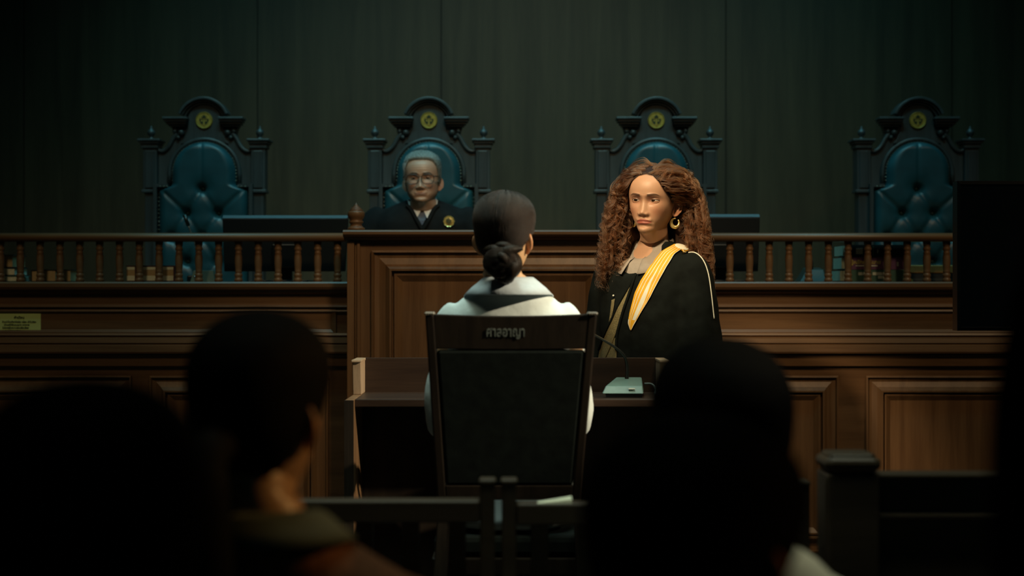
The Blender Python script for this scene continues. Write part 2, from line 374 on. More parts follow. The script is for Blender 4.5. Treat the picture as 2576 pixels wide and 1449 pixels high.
# ------------------------------------------------------------------ bench wings with balustrades
WD = 5.80
LEDGE = zz(709, WD)
WPROF = [(709, -0.30), (709, 0.034), (713, 0.042), (722, 0.042), (728, 0.036), (730, 0.022), (736, 0.018), (739, 0.008), (741, 0.0), (762, 0.0), (765, 0.014),
         (771, 0.020), (773, 0.020), (774, 0.002), (779, 0.002), (780, 0.014), (783, 0.016), (791, 0.0), (838, 0.0), (838, 0.018), (843, 0.022), (847, 0.012),
         (851, 0.036), (862, 0.040), (864, 0.032), (868, 0.042), (884, 0.046), (888, 0.043), (889, 0.030), (893, 0.030), (894, 0.026), (898, 0.022),
         (920, 0.018), (922, 0.004), (930, 0.0), (1600, 0.0), (1600, -0.22)]
def wing(name, label, x0, x1, bal_px, panels, band):
    r = root(name, ((x0+x1)/2, WD+0.1, 0), label, 'judge bench')
    prof = [(WD-f, max(zz(p, WD), 0.0)) for p, f in WPROF]
    prof[-1] = (WD+0.22, 0.0); prof[0] = (WD+0.22, LEDGE)
    MB().prism(prof, 'x', x0, x1).build('front', M_BENCHX, r)
    MB().box(x0, x1, WD+0.22, 6.345, LEDGE-0.035, LEDGE).build('desk_top', M_BENCHX, r)
    pm = MB()
    P2 = [(i, f*0.9) for i, f in PROF]
    for a, c in panels:
        pm.frame(a, c, 0.22, zz(945, WD), WD-0.001, [(i*0.82, f) for i, f in P2])
    pm.build('panel', M_BENCH, r)
    bm = MB()
    for a, c in band:
        bm.frame(a, c, zz(842, WD), zz(776, WD), WD-0.001, [(0, 0), (0, 0.010), (0.010, 0.012), (0.022, 0.004)])
    bm.build('band_panel', M_BENCHX, r)
    RD = 5.88; z0, z1 = zz(608, RD), zz(586, RD); h = z1-z0; yc = RD
    hr = [(yc-0.030, z0), (yc-0.038, z0+0.25*h), (yc-0.040, z0+0.55*h), (yc-0.034, z0+0.82*h), (yc-0.022, z0+0.96*h), (yc, z1),
          (yc+0.022, z0+0.96*h), (yc+0.034, z0+0.82*h), (yc+0.040, z0+0.55*h), (yc+0.038, z0+0.25*h), (yc+0.030, z0)]
    MB().prism(hr, 'x', x0, x1, 0, True).build('handrail', M_BENCHX, r)
    bp = [(11, 0), (11, 8), (8.5, 10), (9.5, 13), (11, 17), (9.5, 21), (7.5, 23), (9.5, 25), (8.5, 28), (9, 34), (10, 46), (10.2, 56), (9.8, 66), (8.2, 72), (9.5, 74), (8, 77), (7.5, 79), (10.2, 83), (10.2, 86), (8, 90), (9, 92), (10, 96), (10, 103)]
    s = RD/FPX; k = (z0-LEDGE)/103.0
    proto = MB().lathe([(q*s*0.95, hgt*k) for q, hgt in bp], xx(bal_px[0], RD), RD, 14, 0, LEDGE).build('baluster', M_BENCH, r)
    for p in bal_px[1:]:
        c = proto.copy(); COL.objects.link(c); c.parent = r; c.location = (xx(p, RD)-xx(bal_px[0], RD), 0, 0); WL[c.name] = WL[r.name]
    return r
lb = [51.6+49.85*k for k in range(-2, 17)]
wing('bench_wing', 'dark left wing of the judges bench with turned balusters, pale notice fixed to it', xx(-160, WD), bx0-0.0005+0.004,
     lb, [(xx(-120, WD), xx(332, WD)), (xx(378, WD), xx(826, WD))], [(xx(-130, WD), xx(846, WD))])
rb = [1836+49.55*k for k in range(-4, 18)]
wing('bench_wing', 'right wing of the judges bench with turned balusters, behind the standing curly haired woman', bx1-0.004, xx(2730, WD),
     rb, [(xx(1662, WD), xx(2107, WD)), (xx(2177, WD), xx(2640, WD))], [(xx(1640, WD), xx(2700, WD))])

# notice
nd = WD-0.004
nx0, nx1, nz0, nz1 = xx(-48, nd), xx(103, nd), zz(842, nd), zz(789, nd)
nt = root('notice_card', ((nx0+nx1)/2, nd, nz0), 'yellow green notice card with small black Thai text on the left bench wing', 'notice')
MB().box(nx0, nx1, nd-0.003, nd+0.004, nz0, nz1).build('card', M_PAPERY, nt)
nz = zz(799, nd); rx = (PI/2, 0, 0)
text_mesh('คำเตือน', 0.0135, 'heading', M_INK, nt, (xx(49, nd), nd-0.0042, nz), rx, 0.0004, 0.0004)
for k, tx in enumerate(('ห้ามนำโทรศัพท์มือถือ กล้อง เข้าในห้อง', 'เว้นแต่ได้รับอนุญาต จากศาล', 'โปรดอยู่ในความสงบเรียบร้อย', 'และแต่งกายสุภาพ')):
    t = text_mesh(tx, 0.0092, 'text_line', M_INK, nt, (xx((49, 43, 40, 33)[k], nd), nd-0.0042, zz(810+7.3*k, nd)), rx, 0.0004, 0.00025)

# ------------------------------------------------------------------ thrones
CD = 6.80; cs = CD/FPX
def zc(py): return zz(py, CD)-DAIS
def arc(cx, cz, r, a0, a1, n): return [(cx+r*math.cos(a0+(a1-a0)*k/n), cz+r*math.sin(a0+(a1-a0)*k/n)) for k in range(n+1)]
def make_throne(label):
    r = root('judge_chair', (0, 0, 0), label, 'chair', 'carved high backed judge chairs')
    # back board outline (x in px offset, py)
    half = [(44, 289), (44, 303), (88, 303), (84, 318), (79, 335), (82, 352), (92, 372), (104, 383), (118, 376), (118, 860)]
    a0 = math.asin((312.8-288)/66.8)
    top = arc(0, 312.8, 66.8, PI+a0, 2*PI-a0, 24)      # in py-space, up is minus
    pts = [(-x, y) for x, y in half[::-1]] + [(x, y) for x, y in top] + half
    poly = [(x*cs, zc(y)) for x, y in pts][::-1]
    MB().prism(poly, 'y', 0.0, 0.045).build('back_board', M_THRONE, r, bev=0.004)
    # crest: arched hood moulding, tablet, cornices, scrolls
    cr = MB()
    for r0, r1, fw in ((66.8, 60, 0.050), (60, 55, 0.038), (55, 49, 0.024)):
        o = arc(0, 312.8, r0, PI+a0, 2*PI-a0, 24); i = arc(0, 312.8, r1, PI+a0, 2*PI-a0, 24)
        pl_ = [(x*cs, zc(y)) for x, y in o]+[(x*cs, zc(y)) for x, y in i[::-1]]
        cr.prism(pl_[::-1], 'y', -fw, 0.02)
    tab = arc(0, 305, 42, PI, 2*PI, 16)+[(42, 320), (45, 335), (52, 350), (60, 362), (-60, 362), (-52, 350), (-45, 335), (-42, 320)]
    cr.prism([(x*cs, zc(y)) for x, y in tab][::-1], 'y', -0.014, 0.01)
    for sg in (-1, 1):
        for (xa, xb, ya, yb, fw) in ((38, 101, 297, 303, 0.058), (41, 98, 303, 309, 0.050), (43, 93, 309, 315, 0.040), (46, 88, 315, 320, 0.028)):
            x_a, x_b = sorted((sg*xa*cs, sg*xb*cs)); cr.box(x_a, x_b, -fw, 0.03, zc(yb), zc(ya))
        for (cx_, cy_, rr) in ((58, 334, 9), (74, 330, 7), (66, 346, 6)):
            cr.ball((sg*cx_*cs, -0.006, zc(cy_)), rr*cs, 6, 0, (1, 1.2, 1))
        pth = [(70, 336), (80, 350), (90, 368), (102, 379), (113, 380), (120, 372), (117, 364)]
        cr.tube([(sg*x*cs, -0.004, zc(y)) for x, y in pth], [0.012, 0.011, 0.011, 0.011, 0.010, 0.009, 0.007], 8, 0, 3)
    cr.build('crest', M_THRONE, r, bev=0.003)
    for sg in (-1, 1):
        ps = MB()
        def bx(xa, xb, ya, yb, f, bk=0.06):
            x_a, x_b = sorted((sg*xa*cs, sg*xb*cs)); ps.box(x_a, x_b, -f, bk, zc(yb), zc(ya))
        bx(108, 165, 351, 357, 0.045, 0.075); bx(112, 161, 357, 363, 0.038, 0.07); bx(115, 157, 363, 374, 0.030, 0.065)
        bx(118, 153, 374, 482, 0.022); bx(124, 147, 380, 474, 0.028); bx(115, 156, 478, 486, 0.030); bx(121, 149, 486, 1010, 0.018)
        ps.build('post', M_THRONE, r, bev=0.003)
        MB().lathe([(8*cs, 0), (9*cs, 0.004), (5*cs, 0.010), (4*cs, 0.016), (8*cs, 0.022), (10*cs, 0.032), (9.5*cs, 0.040), (6*cs, 0.048), (3*cs, 0.052), (3.4*cs, 0.056), (0.5*cs, 0.066)],
                   sg*137*cs, 0.015, 14, 0, zc(351)).build('finial', M_THRONE, r)
    # leather back
    def hw(py):
        if py < 437: v = math.sqrt(max(80**2-(437-py)**2, 0.0))
        else: v = 80
        return v + (113-80)*sm((py-466)/16)
    but = [(-3, 476), (-41, 537), (37, 537), (-3, 598), (-80, 598), (76, 598), (-41, 658), (37, 658), (-3, 718)]
    cre = [(but[0], but[1]), (but[0], but[2]), (but[1], but[3]), (but[2], but[3]), (but[1], but[4]), (but[2], but[5]), (but[3], but[6]), (but[3], but[7]), (but[4], but[6]), (but[5], but[7]),
           (but[6], but[8]), (but[7], but[8]), (but[0], (-3, 357)), (but[1], (-113, 470)), (but[2], (113, 470))]
    rows = []; n = 48
    pys = [357.6, 358.5, 360, 362.5]+list(np.linspace(366, 800, 110))
    for py in pys:
        h = hw(py); row = []
        for k in range(n+1):
            u = -1+2*k/n; u = math.copysign(1-(1-abs(u))**1.35, u); x = u*h
            edge = min(1.0, (1-abs(u))*h/22.0)*min(1.0, max(py-357, 0)/20.0+0.02)
            f = 0.052*math.sqrt(max(0, 1-(1-edge)**2))
            for bxp, byp in but:
                dd = math.hypot(x-bxp, py-byp); f -= 0.036*math.exp(-(dd/9)**2) + 0.012*math.exp(-(dd/24)**2)
            for (p, q) in cre:
                vx, vy = q[0]-p[0], q[1]-p[1]; t = max(0, min(1, ((x-p[0])*vx+(py-p[1])*vy)/(vx*vx+vy*vy)))
                dd = math.hypot(x-p[0]-t*vx, py-p[1]-t*vy); f -= 0.009*math.exp(-(dd/3.5)**2)*(0.45 if q[1] < 400 else 1)
            row.append((x*cs, -max(f, -0.004)-0.006, zc(py)))
        rows.append(row)
    cu = MB().rings(rows, 0, True, False, False, False)
    for bxp, byp in but: cu.ball((bxp*cs, -0.012, zc(byp)), 0.008, 5, 0, (1, 0.6, 1))
    bc = cu.build('back_cushion', M_LEATHER, r)
    path = [(-88, 462)]+[(86*math.cos(a)*1.02, 437-86*math.sin(a)) for a in np.linspace(PI, 0, 25)]+[(88, 462)]
    tr = MB().tube([(x*cs, -0.012, zc(y)) for x, y in path], 0.010, 8)
    for sg in (-1, 1):
        x_a, x_b = sorted((sg*88*cs, sg*124*cs)); tr.box(x_a, x_b, -0.05, 0.01, zc(472), zc(464))
        x_a, x_b = sorted((sg*115*cs, sg*124*cs)); tr.box(x_a, x_b, -0.05, 0.01, zc(800), zc(472))
    tr.build('cushion_moulding', M_THRONE, r)
    nl = MB()
    for a in np.linspace(PI, 0, 33): nl.ball((80*math.cos(a)*cs, -0.014, zc(437-80*math.sin(a))), 0.0042, 4)
    nl.build('nail_row', M_NAIL, r)
    for sg in (-1, 1):
        nl = MB()
        for k in range(20): nl.ball((sg*112.5*cs, -0.022, zc(478+k*10)), 0.0042, 4)
        nl.build('nail_row', M_NAIL, r); nl = MB()
        for k in range(3): nl.ball((sg*(88+9*k)*cs, -0.050, zc(471)), 0.004, 4)
        nl.build('nail_row', M_NAIL, r); nl = MB()
        for k in range(2): nl.ball((sg*80*cs, -0.014, zc(446+9*k)), 0.0042, 4)
        nl.build('nail_row', M_NAIL, r)
    # emblem
    em = MB(); zc0 = zc(304); R = 21*cs
    em.rings([[(q*R*math.cos(2*PI*k/32), -y, zc0+q*R*math.sin(2*PI*k/32)) for k in range(32)] for q, y in ((1.0, 0.014), (1.0, 0.021), (0.93, 0.024), (0.86, 0.021), (0.1, 0.021))], 0, False, False, True)
    e = em.build('emblem', M_GOLD, r)
    mo = MB(); c = R/28.0
    def pg(pts, mi=0, f=0.0225): mo.prism([(x*c, zc0+z*c) for x, z in pts], 'y', -f, -0.0205, mi)
    pg([(0, 19), (-8, 11), (-5, 7), (5, 7), (8, 11)][::-1][::-1])
    for sg in (-1, 1):
        q = [(2.5, 5), (15, 5), (16, 0), (14, -5), (9, -12), (4, -14), (2.5, -8)]
        pg([(sg*x, z) for x, z in q] if sg > 0 else [(sg*x, z) for x, z in q][::-1])
        pg([(sg*7+3.4*math.cos(a), -1+3.4*math.sin(a)) for a in np.linspace(0, 2*PI, 10)[:-1]], 1, 0.0235)
    pg([(-1.3, 5), (1.3, 5), (1.5, -7), (3.4, -10), (1.6, -13), (3.5, -17), (-3.5, -17), (-1.6, -13), (-3.4, -10), (-1.5, -7)][::-1], 1, 0.024)
    mo.build('scales_motif', [M_MOTIF, M_GOLD], e)
    # seat, arms, legs
    st = MB(); h0 = 0.36
    st.rings([[(sx*0.26*k_, -0.30+sy*0.28*k_, z) for sx, sy in ((-1,-1),(-0.5,-1.06),(0,-1.08),(0.5,-1.06),(1,-1),(1.02,0),(1,1),(-1,1),(-1.02,0))] for k_, z in ((0.98, h0), (1.0, h0+0.03), (1.0, h0+0.08), (0.94, h0+0.115), (0.7, h0+0.13), (0.2, h0+0.135))])
    st.build('seat', M_LEATHER, r)
    MB().box(-0.27, 0.27, -0.58, -0.02, h0-0.08, h0).build('seat_frame', M_THRONE, r, bev=0.006)
    for sg in (-1, 1):
        MB().tube([(sg*0.25, -0.03, 0.66), (sg*0.26, -0.25, 0.65), (sg*0.27, -0.48, 0.645), (sg*0.27, -0.53, 0.60), (sg*0.26, -0.50, 0.50), (sg*0.255, -0.50, 0.35)], [0.025, 0.027, 0.03, 0.026, 0.022, 0.024], 10, 0, 4).build('armrest', M_THRONE, r)
        MB().lathe([(0.030, 0), (0.032, 0.03), (0.022, 0.05), (0.03, 0.12), (0.024, 0.2), (0.03, h0-0.08)], sg*0.235, -0.53, 12).build('leg', M_THRONE, r)
        MB().box(sg*0.235-0.022, sg*0.235+0.022, -0.06, -0.018, 0, h0-0.08).build('leg', M_THRONE, r)
    return r
tl = ['empty tufted teal judge chair left of the one the grey haired man sits in', 'tufted teal judge chair with the grey haired man sitting in it',
      'tufted teal judge chair mostly hidden behind the standing curly haired woman', 'empty tufted teal judge chair at far right, partly behind the black display screen']
th = None
for k, p in enumerate((515.5, 1079.5, 1650, 2306)):
    t = make_throne(tl[0]) if k == 0 else copy_tree(th)
    if k == 0: th = t
    t.location = (xx(p, CD), CD, DAIS); t['label'] = tl[k]
    dy = (303, 306, 302, 299)[k]
    t.location.z += (304-dy)*cs*0.5
    if k in (0, 3): pass
    t.location.z = DAIS

# ------------------------------------------------------------------ things on the bench desk
def monitor(label, pa, pb, ptop, d, group='monitors on the judges bench'):
    x0, x1 = xx(pa, d), xx(pb, d); z1 = zz(ptop, d); z0 = LEDGE+0.045
    r = root('monitor', ((x0+x1)/2, d, LEDGE), label, 'monitor', group)
    MB().hexa([(x0+0.01, d, z0), (x1-0.01, d, z0), (x1-0.01, d+0.025, z0), (x0+0.01, d+0.025, z0)], [(x0, d+0.01, z1-.0135), (x1, d+0.01, z1-.0135), (x1, d+0.045, z1-.0135), (x0, d+0.045, z1-.0135)]).build('screen_back', M_BLACKP, r, bev=0.003)
    MB().prism([(d+.0105, z1-.0125), (d+.045, z1-.0125), (d+.045, z1), (d+.026, z1)], 'x', x0+.001, x1-.001).build('top_bezel', M_BEZEL, r)
    xc = (x0+x1)/2
    MB().box(xc-0.05, xc+0.05, d-0.02, d+0.005, LEDGE+0.06, LEDGE+0.16).build('vent_housing', M_BLACKP, r, bev=0.004)
    MB().box(xc-0.03, xc+0.03, d+0.0, d+0.03, LEDGE+0.006, z0+0.03).box(xc-0.11, xc+0.11, d-0.06, d+0.10, LEDGE, LEDGE+0.008).build('stand', M_BLACKP, r, bev=0.002)
    return r
monitor('wide black monitor seen from behind, left of the round topped finial', 558, 874, 541, 6.06)
monitor('black monitor seen from behind, right of the curly haired woman', 1705, 1913, 538, 6.06)

def book(label, group, x0, x1, y0, y1, z0, z1, cover, pages, spine_front=False, yaw=0.0, marks=None):
    r = root('law_book', ((x0+x1)/2, (y0+y1)/2, z0), label, 'book', group)
    t = 0.003
    cv = MB().box(x0, x1, y0, y1, z0, z0+t).box(x0, x1, y0, y1, z1-t, z1)
    if spine_front: cv.box(x0, x1, y0, y0+t, z0+t, z1-t)
    else: cv.box(x0, x0+t, y0, y1, z0+t, z1-t)
    cv.build('cover', cover, r)
    if spine_front: MB().box(x0+0.003, x1-0.003, y0+t, y1-0.006, z0+t, z1-t).build('pages', pages, r)
    else: MB().box(x0+t, x1-0.006, y0+0.004, y1-0.004, z0+t, z1-t).build('pages', pages, r)
    for (a, b_, c, d_, m) in (marks or []):
        MB().box(x0+a*(x1-x0), x0+b_*(x1-x0), y0-0.0012, y0, z0+c*(z1-z0), z0+d_*(z1-z0)).build('spine_print', m, r)
    if yaw: r.rotation_euler = (0, 0, yaw)
    return r
D1 = 5.935
def bk(label, group, pa, pb, pt, pbm, cover, pages, **k):
    z0 = max(zz(pbm, D1), LEDGE+0.001) ; return book(label, group, xx(pa, D1), xx(pb, D1), D1, D1+0.16, z0, zz(pt, D1), cover, pages, **k)
g1 = 'stacked books at the far left of the bench'
zA = 708
bk('lowest grey edged book of the far left stack', g1, 3, 44, 693, 708.6, M_COVG, M_PAGES)
bk('cream edged book in the middle of the far left stack', g1, 3, 39, 673, 693, M_COVD, M_PAGES)
bk('topmost tan edged block of the far left stack', g1, 3, 34, 641, 673, M_COVD, M_PAGESB)
g2 = 'books lying behind the left balusters'
bk('small tan book seen between the third and fourth balusters from left', g2, 78, 95, 679, 708.6, M_COVD, M_PAGESB)
bk('tan edged book at left, in the gap right of the smaller tan one', g2, 106, 142, 678, 708.6, M_COVD, M_PAGESB)
bk('narrow tan book right of the wider tan one on left wing', g2, 155, 180, 678, 708.6, M_COVD, M_PAGESB)
r = root('mint_box', (xx(61, D1), D1, LEDGE), 'tiny mint coloured block between the far left book stack and tan books', 'box')
MB().box(xx(57, D1), xx(66, D1), D1, D1+0.03, LEDGE, zz(696, D1)).build('body', M_MINT, r, bev=0.002)
g3 = 'thick cream books in front of the left chair'
def fat(label, pa, pb):
    r = root('law_book', (xx((pa+pb)/2, D1), D1+0.07, LEDGE), label, 'book', g3)
    x0, x1 = xx(pa, D1), xx(pb, D1); z1 = zz(670, D1); z0 = LEDGE; h = z1-z0
    MB().box(x0+0.002, x1-0.006, D1, D1+0.13, z0+0.08*h, z0+0.40*h).box(x0+0.002, x1-0.006, D1, D1+0.13, z0+0.78*h, z0+0.98*h).build('pages', M_PAGES, r, bev=0.001)
    MB().box(x0+0.002, x1-0.006, D1+0.001, D1+0.13, z0+0.40*h, z0+0.78*h).build('tinted_pages', M_PAGESB, r)
    MB().box(x0, x1, D1-0.002, D1+0.132, z1-0.001, z1+0.003).box(x0, x1, D1-0.002, D1+0.132, z0, z0+0.004).box(x1-0.006, x1, D1-0.002, D1+0.132, z0+0.004, z1-0.001).build('cover', M_COVM, r)
    return r
fat('thick cream edged book left of its two neighbours, before the left chair', 317, 343)
fat('thick cream edged book, widest and middle of three, before the left chair', 358, 395)
fat('thick cream edged book with maroon end, right of three, before the left chair', 408, 440)
r = root('desk_card', (xx(515, D1), D1, LEDGE), 'olive card box behind balusters below the left teal chair', 'box')
MB().hexa([(xx(478, D1), D1, LEDGE), (xx(540, D1), D1, LEDGE), (xx(540, D1), D1+0.05, LEDGE), (xx(478, D1), D1+0.05, LEDGE)],
          [(xx(484, D1), D1+0.02, zz(680, D1)), (xx(534, D1), D1+0.02, zz(680, D1)), (xx(534, D1), D1+0.05, zz(680, D1)), (xx(484, D1), D1+0.05, zz(680, D1))]).build('card', M_MUG, r, bev=0.002)
MB().ball((xx(490, D1), D1-0.002, zz(697, D1)), 0.005, 5).build('stud', M_STEEL, r)
# right-hand books (spines towards us)
g4 = 'law books stacked behind the right balusters'
def bk2(label, pa, pb, pt, pbm, cover, marks, pages=M_MINT, d=5.935):
    z0 = max(zz(pbm, d), LEDGE+0.0005); r = book(label, g4, xx(pa, d), xx(pb, d), d, d+0.17, z0, zz(pt, d), cover, pages, True, 0, marks)
    MB().box(xx(pa, d)-0.02, xx(pa, d)+0.003, d+0.004, d+0.16, z0+0.004, zz(pt, d)-0.004).build('page_edge', pages, r)
    return r
bk2('green spined law book, lowest of the right stack', 2126, 2276, 679, 708.6, M_COVG, [(0.22, 0.40, 0.55, 0.8, M_WHITEP), (0.46, 0.68, 0.55, 0.8, M_WHITEP), (0.55, 0.68, 0.25, 0.5, M_WHITEP)])
pb_ = bk2('purple spined law book with yellow title, middle of the right stack', 2130, 2280, 646, 678, M_COVP, [(0.15, 0.37, 0.25, 0.34, M_WHITEP), (0.41, 0.52, 0.25, 0.34, M_WHITEP), (0.84, 0.87, 0.25, 0.6, M_WHITEP)])
text_mesh('รู้หลักกฎหมาย', 0.022, 'spine_title', M_YELL, pb_, (xx(2178, 5.935), 5.935-0.0015, zz(660, 5.935)), rx, 0.0005, 0.0006)
bk2('black spined law book on top of the purple one', 2133, 2277, 616, 645, M_COVD, [(0.14, 0.26, 0.2, 0.72, M_WHITEP), (0.38, 0.395, 0.05, 0.9, M_MUG), (0.43, 0.45, 0.05, 0.9, M_MUG), (0.51, 0.53, 0.3, 0.6, M_WHITEP), (0.68, 0.71, 0.05, 0.9, M_MUG)])
g5 = 'binders and tan folder at the right end'
b1 = book('flat black binder with thin grey lines, right of the purple book stack', g5, xx(2289, 6), xx(2440, 6), 6.0, 6.2, LEDGE+0.0005, zz(697, 6), M_COVD, M_PAGES, True, 0, [(0.03, 0.9, 0.42, 0.55, M_CABLE)])
MB().box(xx(2286, 6), xx(2294, 6), 5.985, 6.0, LEDGE+0.001, zz(702, 6)).build('yellow_tab', M_YELL, b1)
book('black binder lying under the tan folder', g5, xx(2290, 6), xx(2440, 6), 6.0, 6.2, zz(696.5, 6), zz(688, 6), M_COVD, M_PAGES, True)
tf = root('document_folder', (xx(2365, 6), 6.1, zz(687.5, 6)), 'tan orange folder lying on the black binders', 'folder')
MB().box(xx(2291, 6), xx(2436, 6), 6.0, 6.2, zz(687.5, 6), zz(667, 6)).build('body', M_BOXT, tf, bev=0.004)
# gooseneck microphones on the bench desk
def desk_mic(label, pts, d):
    p0 = P(*pts[0], d); r = root('desk_microphone', (p0.x, p0.y, LEDGE), label, 'microphone', 'microphones on the judges bench')
    MB().box(p0.x-0.05, p0.x+0.05, d-0.05, d+0.06, LEDGE, LEDGE+0.03).build('base', M_BLACKP, r, bev=0.006)
    MB().tube([P(*q, d+0.0) for q in pts], 0.0035, 8, 0, 4).build('gooseneck', M_STEEL, r)
    e = P(*pts[-1], d); e2 = e+(e-P(*pts[-2], d)).normalized()*0.05
    MB().tube([e, e2], [0.008, 0.009], 10).build('capsule', M_GOOSE, r)
    return r
desk_mic('thin gooseneck microphone in front of the empty left chair', [(505, 705), (496, 650), (491, 615), (482, 590), (474, 568)], 6.25)
lm = root('desk_console', (xx(2050, 6.1), 6.1, LEDGE), 'dark green low console behind the right balusters, left of book stack', 'console')
MB().hexa([(xx(2012, 6.1), 6.1, LEDGE), (xx(2080, 6.1), 6.1, LEDGE), (xx(2080, 6.1), 6.22, LEDGE), (xx(2012, 6.1), 6.22, LEDGE)], [(xx(2035, 6.1), 6.14, zz(678, 6.1)), (xx(2078, 6.1), 6.14, zz(678, 6.1)), (xx(2078, 6.1), 6.22, zz(672, 6.1)), (xx(2035, 6.1), 6.22, zz(672, 6.1))]).build('body', M_CONS, lm, bev=0.004)
MB().tube([(xx(2050, 6.1), 6.16, zz(680, 6.1)), (xx(2049, 6.1), 6.16, zz(655, 6.1))], 0.006, 8).build('button_post', M_BLACKP, lm)

# ------------------------------------------------------------------ witness stand
PLAT = 0.18
ws = root('witness_stand', (-0.005, 4.3, PLAT), 'walnut witness stand desk with raised back and pale lit edges, facing the bench', 'witness stand')
XL, XR = -0.482, 0.472; T = 0.026; ZT = 0.967
for sg, xa in ((1, XL), (-1, XR)):
    x_a, x_b = sorted((xa, xa+sg*T))
    sp = MB().box(x_a, x_b, 4.118, 4.46, PLAT, ZT)
    sp.build('side_panel', M_BENCH, ws, bev=0.002)  # paler wood puts the lit look of the inner face into colour
    MB().box(x_a-0.0005, x_b+0.0005, 4.112, 4.1185, PLAT, ZT).build('edge_strip', M_CHAIRW, ws)
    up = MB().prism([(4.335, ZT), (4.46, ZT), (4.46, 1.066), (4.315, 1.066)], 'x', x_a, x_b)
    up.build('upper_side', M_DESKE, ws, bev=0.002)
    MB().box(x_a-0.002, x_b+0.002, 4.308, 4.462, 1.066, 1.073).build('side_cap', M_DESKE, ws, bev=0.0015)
MB().box(XL+T, XR-T, 4.44, 4.46, ZT-0.03, 1.0732).build('back_panel', M_DESK, ws, bev=0.001)
MB().box(XL+T, XR-T, 4.15, 4.44, ZT-0.022, ZT).build('worktop', M_DESK, ws, bev=0.002)
MB().box(XL+T, XR-T, 4.36, 4.38, PLAT+0.02, ZT-0.022).build('modesty_panel', M_CHAIRW, ws)
# microphone on it
mic = root('gooseneck_microphone', (0.33, 4.28, ZT), 'grey green desk microphone with black gooseneck on the witness stand', 'microphone')
zb = ZT+0.012
fl, fr, bl, br = (0.264, 4.205), (0.386, 4.205), (0.313, 4.36), (0.402, 4.36)
MB().hexa([(*fl, zb), (*fr, zb), (*br, zb), (*bl, zb)], [(fl[0]+0.012, 4.222, ZT+0.034), (fr[0]-0.001, 4.222, ZT+0.034), (br[0]-0.008, 4.352, ZT+0.052), (bl[0]+0.004, 4.352, ZT+0.052)]).build('base', M_GREYG, mic, bev=0.003)
MB().hexa([(fl[0]+0.014, 4.212, ZT), (fr[0]-0.004, 4.212, ZT), (br[0]-0.004, 4.355, ZT), (bl[0]+0.012, 4.355, ZT)], [(fl[0]+0.010, 4.210, zb), (fr[0]-0.002, 4.210, zb), (br[0]-0.002, 4.357, zb), (bl[0]+0.010, 4.357, zb)]).build('rubber_foot', M_BLACKP, mic)
MB().box(0.343, 0.362, 4.2075, 4.214, ZT+0.025, ZT+0.028).build('button', M_WHITEP, mic)
gp = [Vector((0.347, 4.33, ZT+0.045)), Vector((0.348, 4.33, ZT+0.085)), Vector((0.338, 4.315, ZT+0.118)), Vector((0.305, 4.28, ZT+0.148)), Vector((0.265, 4.22, ZT+0.172)), Vector((0.232, 4.16, ZT+0.190))]
MB().tube(gp, [0.0062, 0.0056, 0.0045, 0.004, 0.0038, 0.0038], 10, 0, 6).build('gooseneck', M_GOOSE, mic)
MB().tube([gp[-1], gp[-1]+Vector((-0.006, -0.012, 0.004))], 0.0055, 10).build('light_ring', M_RED, mic)
MB().tube([gp[-1]+Vector((-0.006, -0.012, 0.004)), gp[-1]+Vector((-0.03, -0.06, 0.018))], [0.008, 0.0085], 12).build('capsule', M_GOOSE, mic)
MB().tube([(0.398, 4.30, ZT+0.035), (0.420, 4.30, ZT+0.034), (0.430, 4.28, ZT+0.02), (0.424, 4.25, ZT+0.008), (0.43, 4.21, ZT+0.004), (0.447, 4.165, ZT+0.004), (0.452, 4.142, ZT-0.004), (0.452, 4.138, ZT-0.10)], 0.0035, 8, 0, 5).build('cable', M_CABLE, mic)

# ------------------------------------------------------------------ witness chair
wc = root('witness_chair', (-0.002, 3.75, PLAT), 'dark wooden chair with black back and grey Thai lettering, under the woman with the bun', 'chair')
def cy(z): return 3.64-(z-0.75)*0.17       # back leans towards the camera
def cp(px, py):
    d = 3.6
    for _ in range(4): d = cy(zz(py, d))
    return Vector((xx(px, d), d, zz(py, d)))
def slab(pts, t, mb):                        # quad in the chair back plane, given in photo coordinates, with thickness
    q = [cp(*p) for p in pts]; off = Vector((0, t, 0))
    mb.add([*q, *[v+off for v in q]], [(0,1,2,3),(7,6,5,4)]+[(i, 4+i, 4+(i+1)%4, (i+1)%4) for i in range(4)])
    return mb
for nmz, q in (('stile', [(1100, 1262), (1124, 1262), (1092, 792), (1069, 792)]), ('stile', [(1438, 1262), (1460, 1262), (1502, 792), (1480, 792)])):
    slab(q, 0.045, MB()).build(nmz, M_CHAIRW, wc, bev=0.004)
rt = MB()
for x0_, x1_ in ((1069, 1091), (1480, 1502)):
    for k in range(4):
        c = cp(x0_+2.7+(x1_-x0_-5)*k/3, 789); rt.tube([c+Vector((0, -0.003, 0)), c+Vector((0, 0.045, 0))], 0.0040, 8)
rt.build('reeded_tip', M_REED, wc)
tr = MB(); N_ = 16                            # top rail gently bowed
rows = []
for k in range(N_+1):
    t = k/N_; px = 1091+(1481-1091)*t; bow = 5*math.sin(PI*t)
    a, bq = cp(px, 790+bow), cp(px, 878+bow*0.5)
    rows.append([a+Vector((0, 0.001, 0)), bq+Vector((0, 0.001, 0)), bq+Vector((0, 0.034, 0)), a+Vector((0, 0.034, 0))])
tr.rings(rows, 0, False); tr.build('top_rail', M_CHAIRW, wc, bev=0.003)
cc = cp(1272, 836); 
text_mesh('ศาลอาญา', 0.0345, 'lettering', M_LETTER, wc, (cc.x, cc.y+0.0004, cc.z), (PI/2+0.168, 0, 0), 0.0012, 0.0006).scale.x = 0.73
slab([(1121, 1222), (1441, 1222), (1472, 880), (1098, 880)], 0.03, MB()).build('back_pad', M_UPH, wc, bev=0.008)
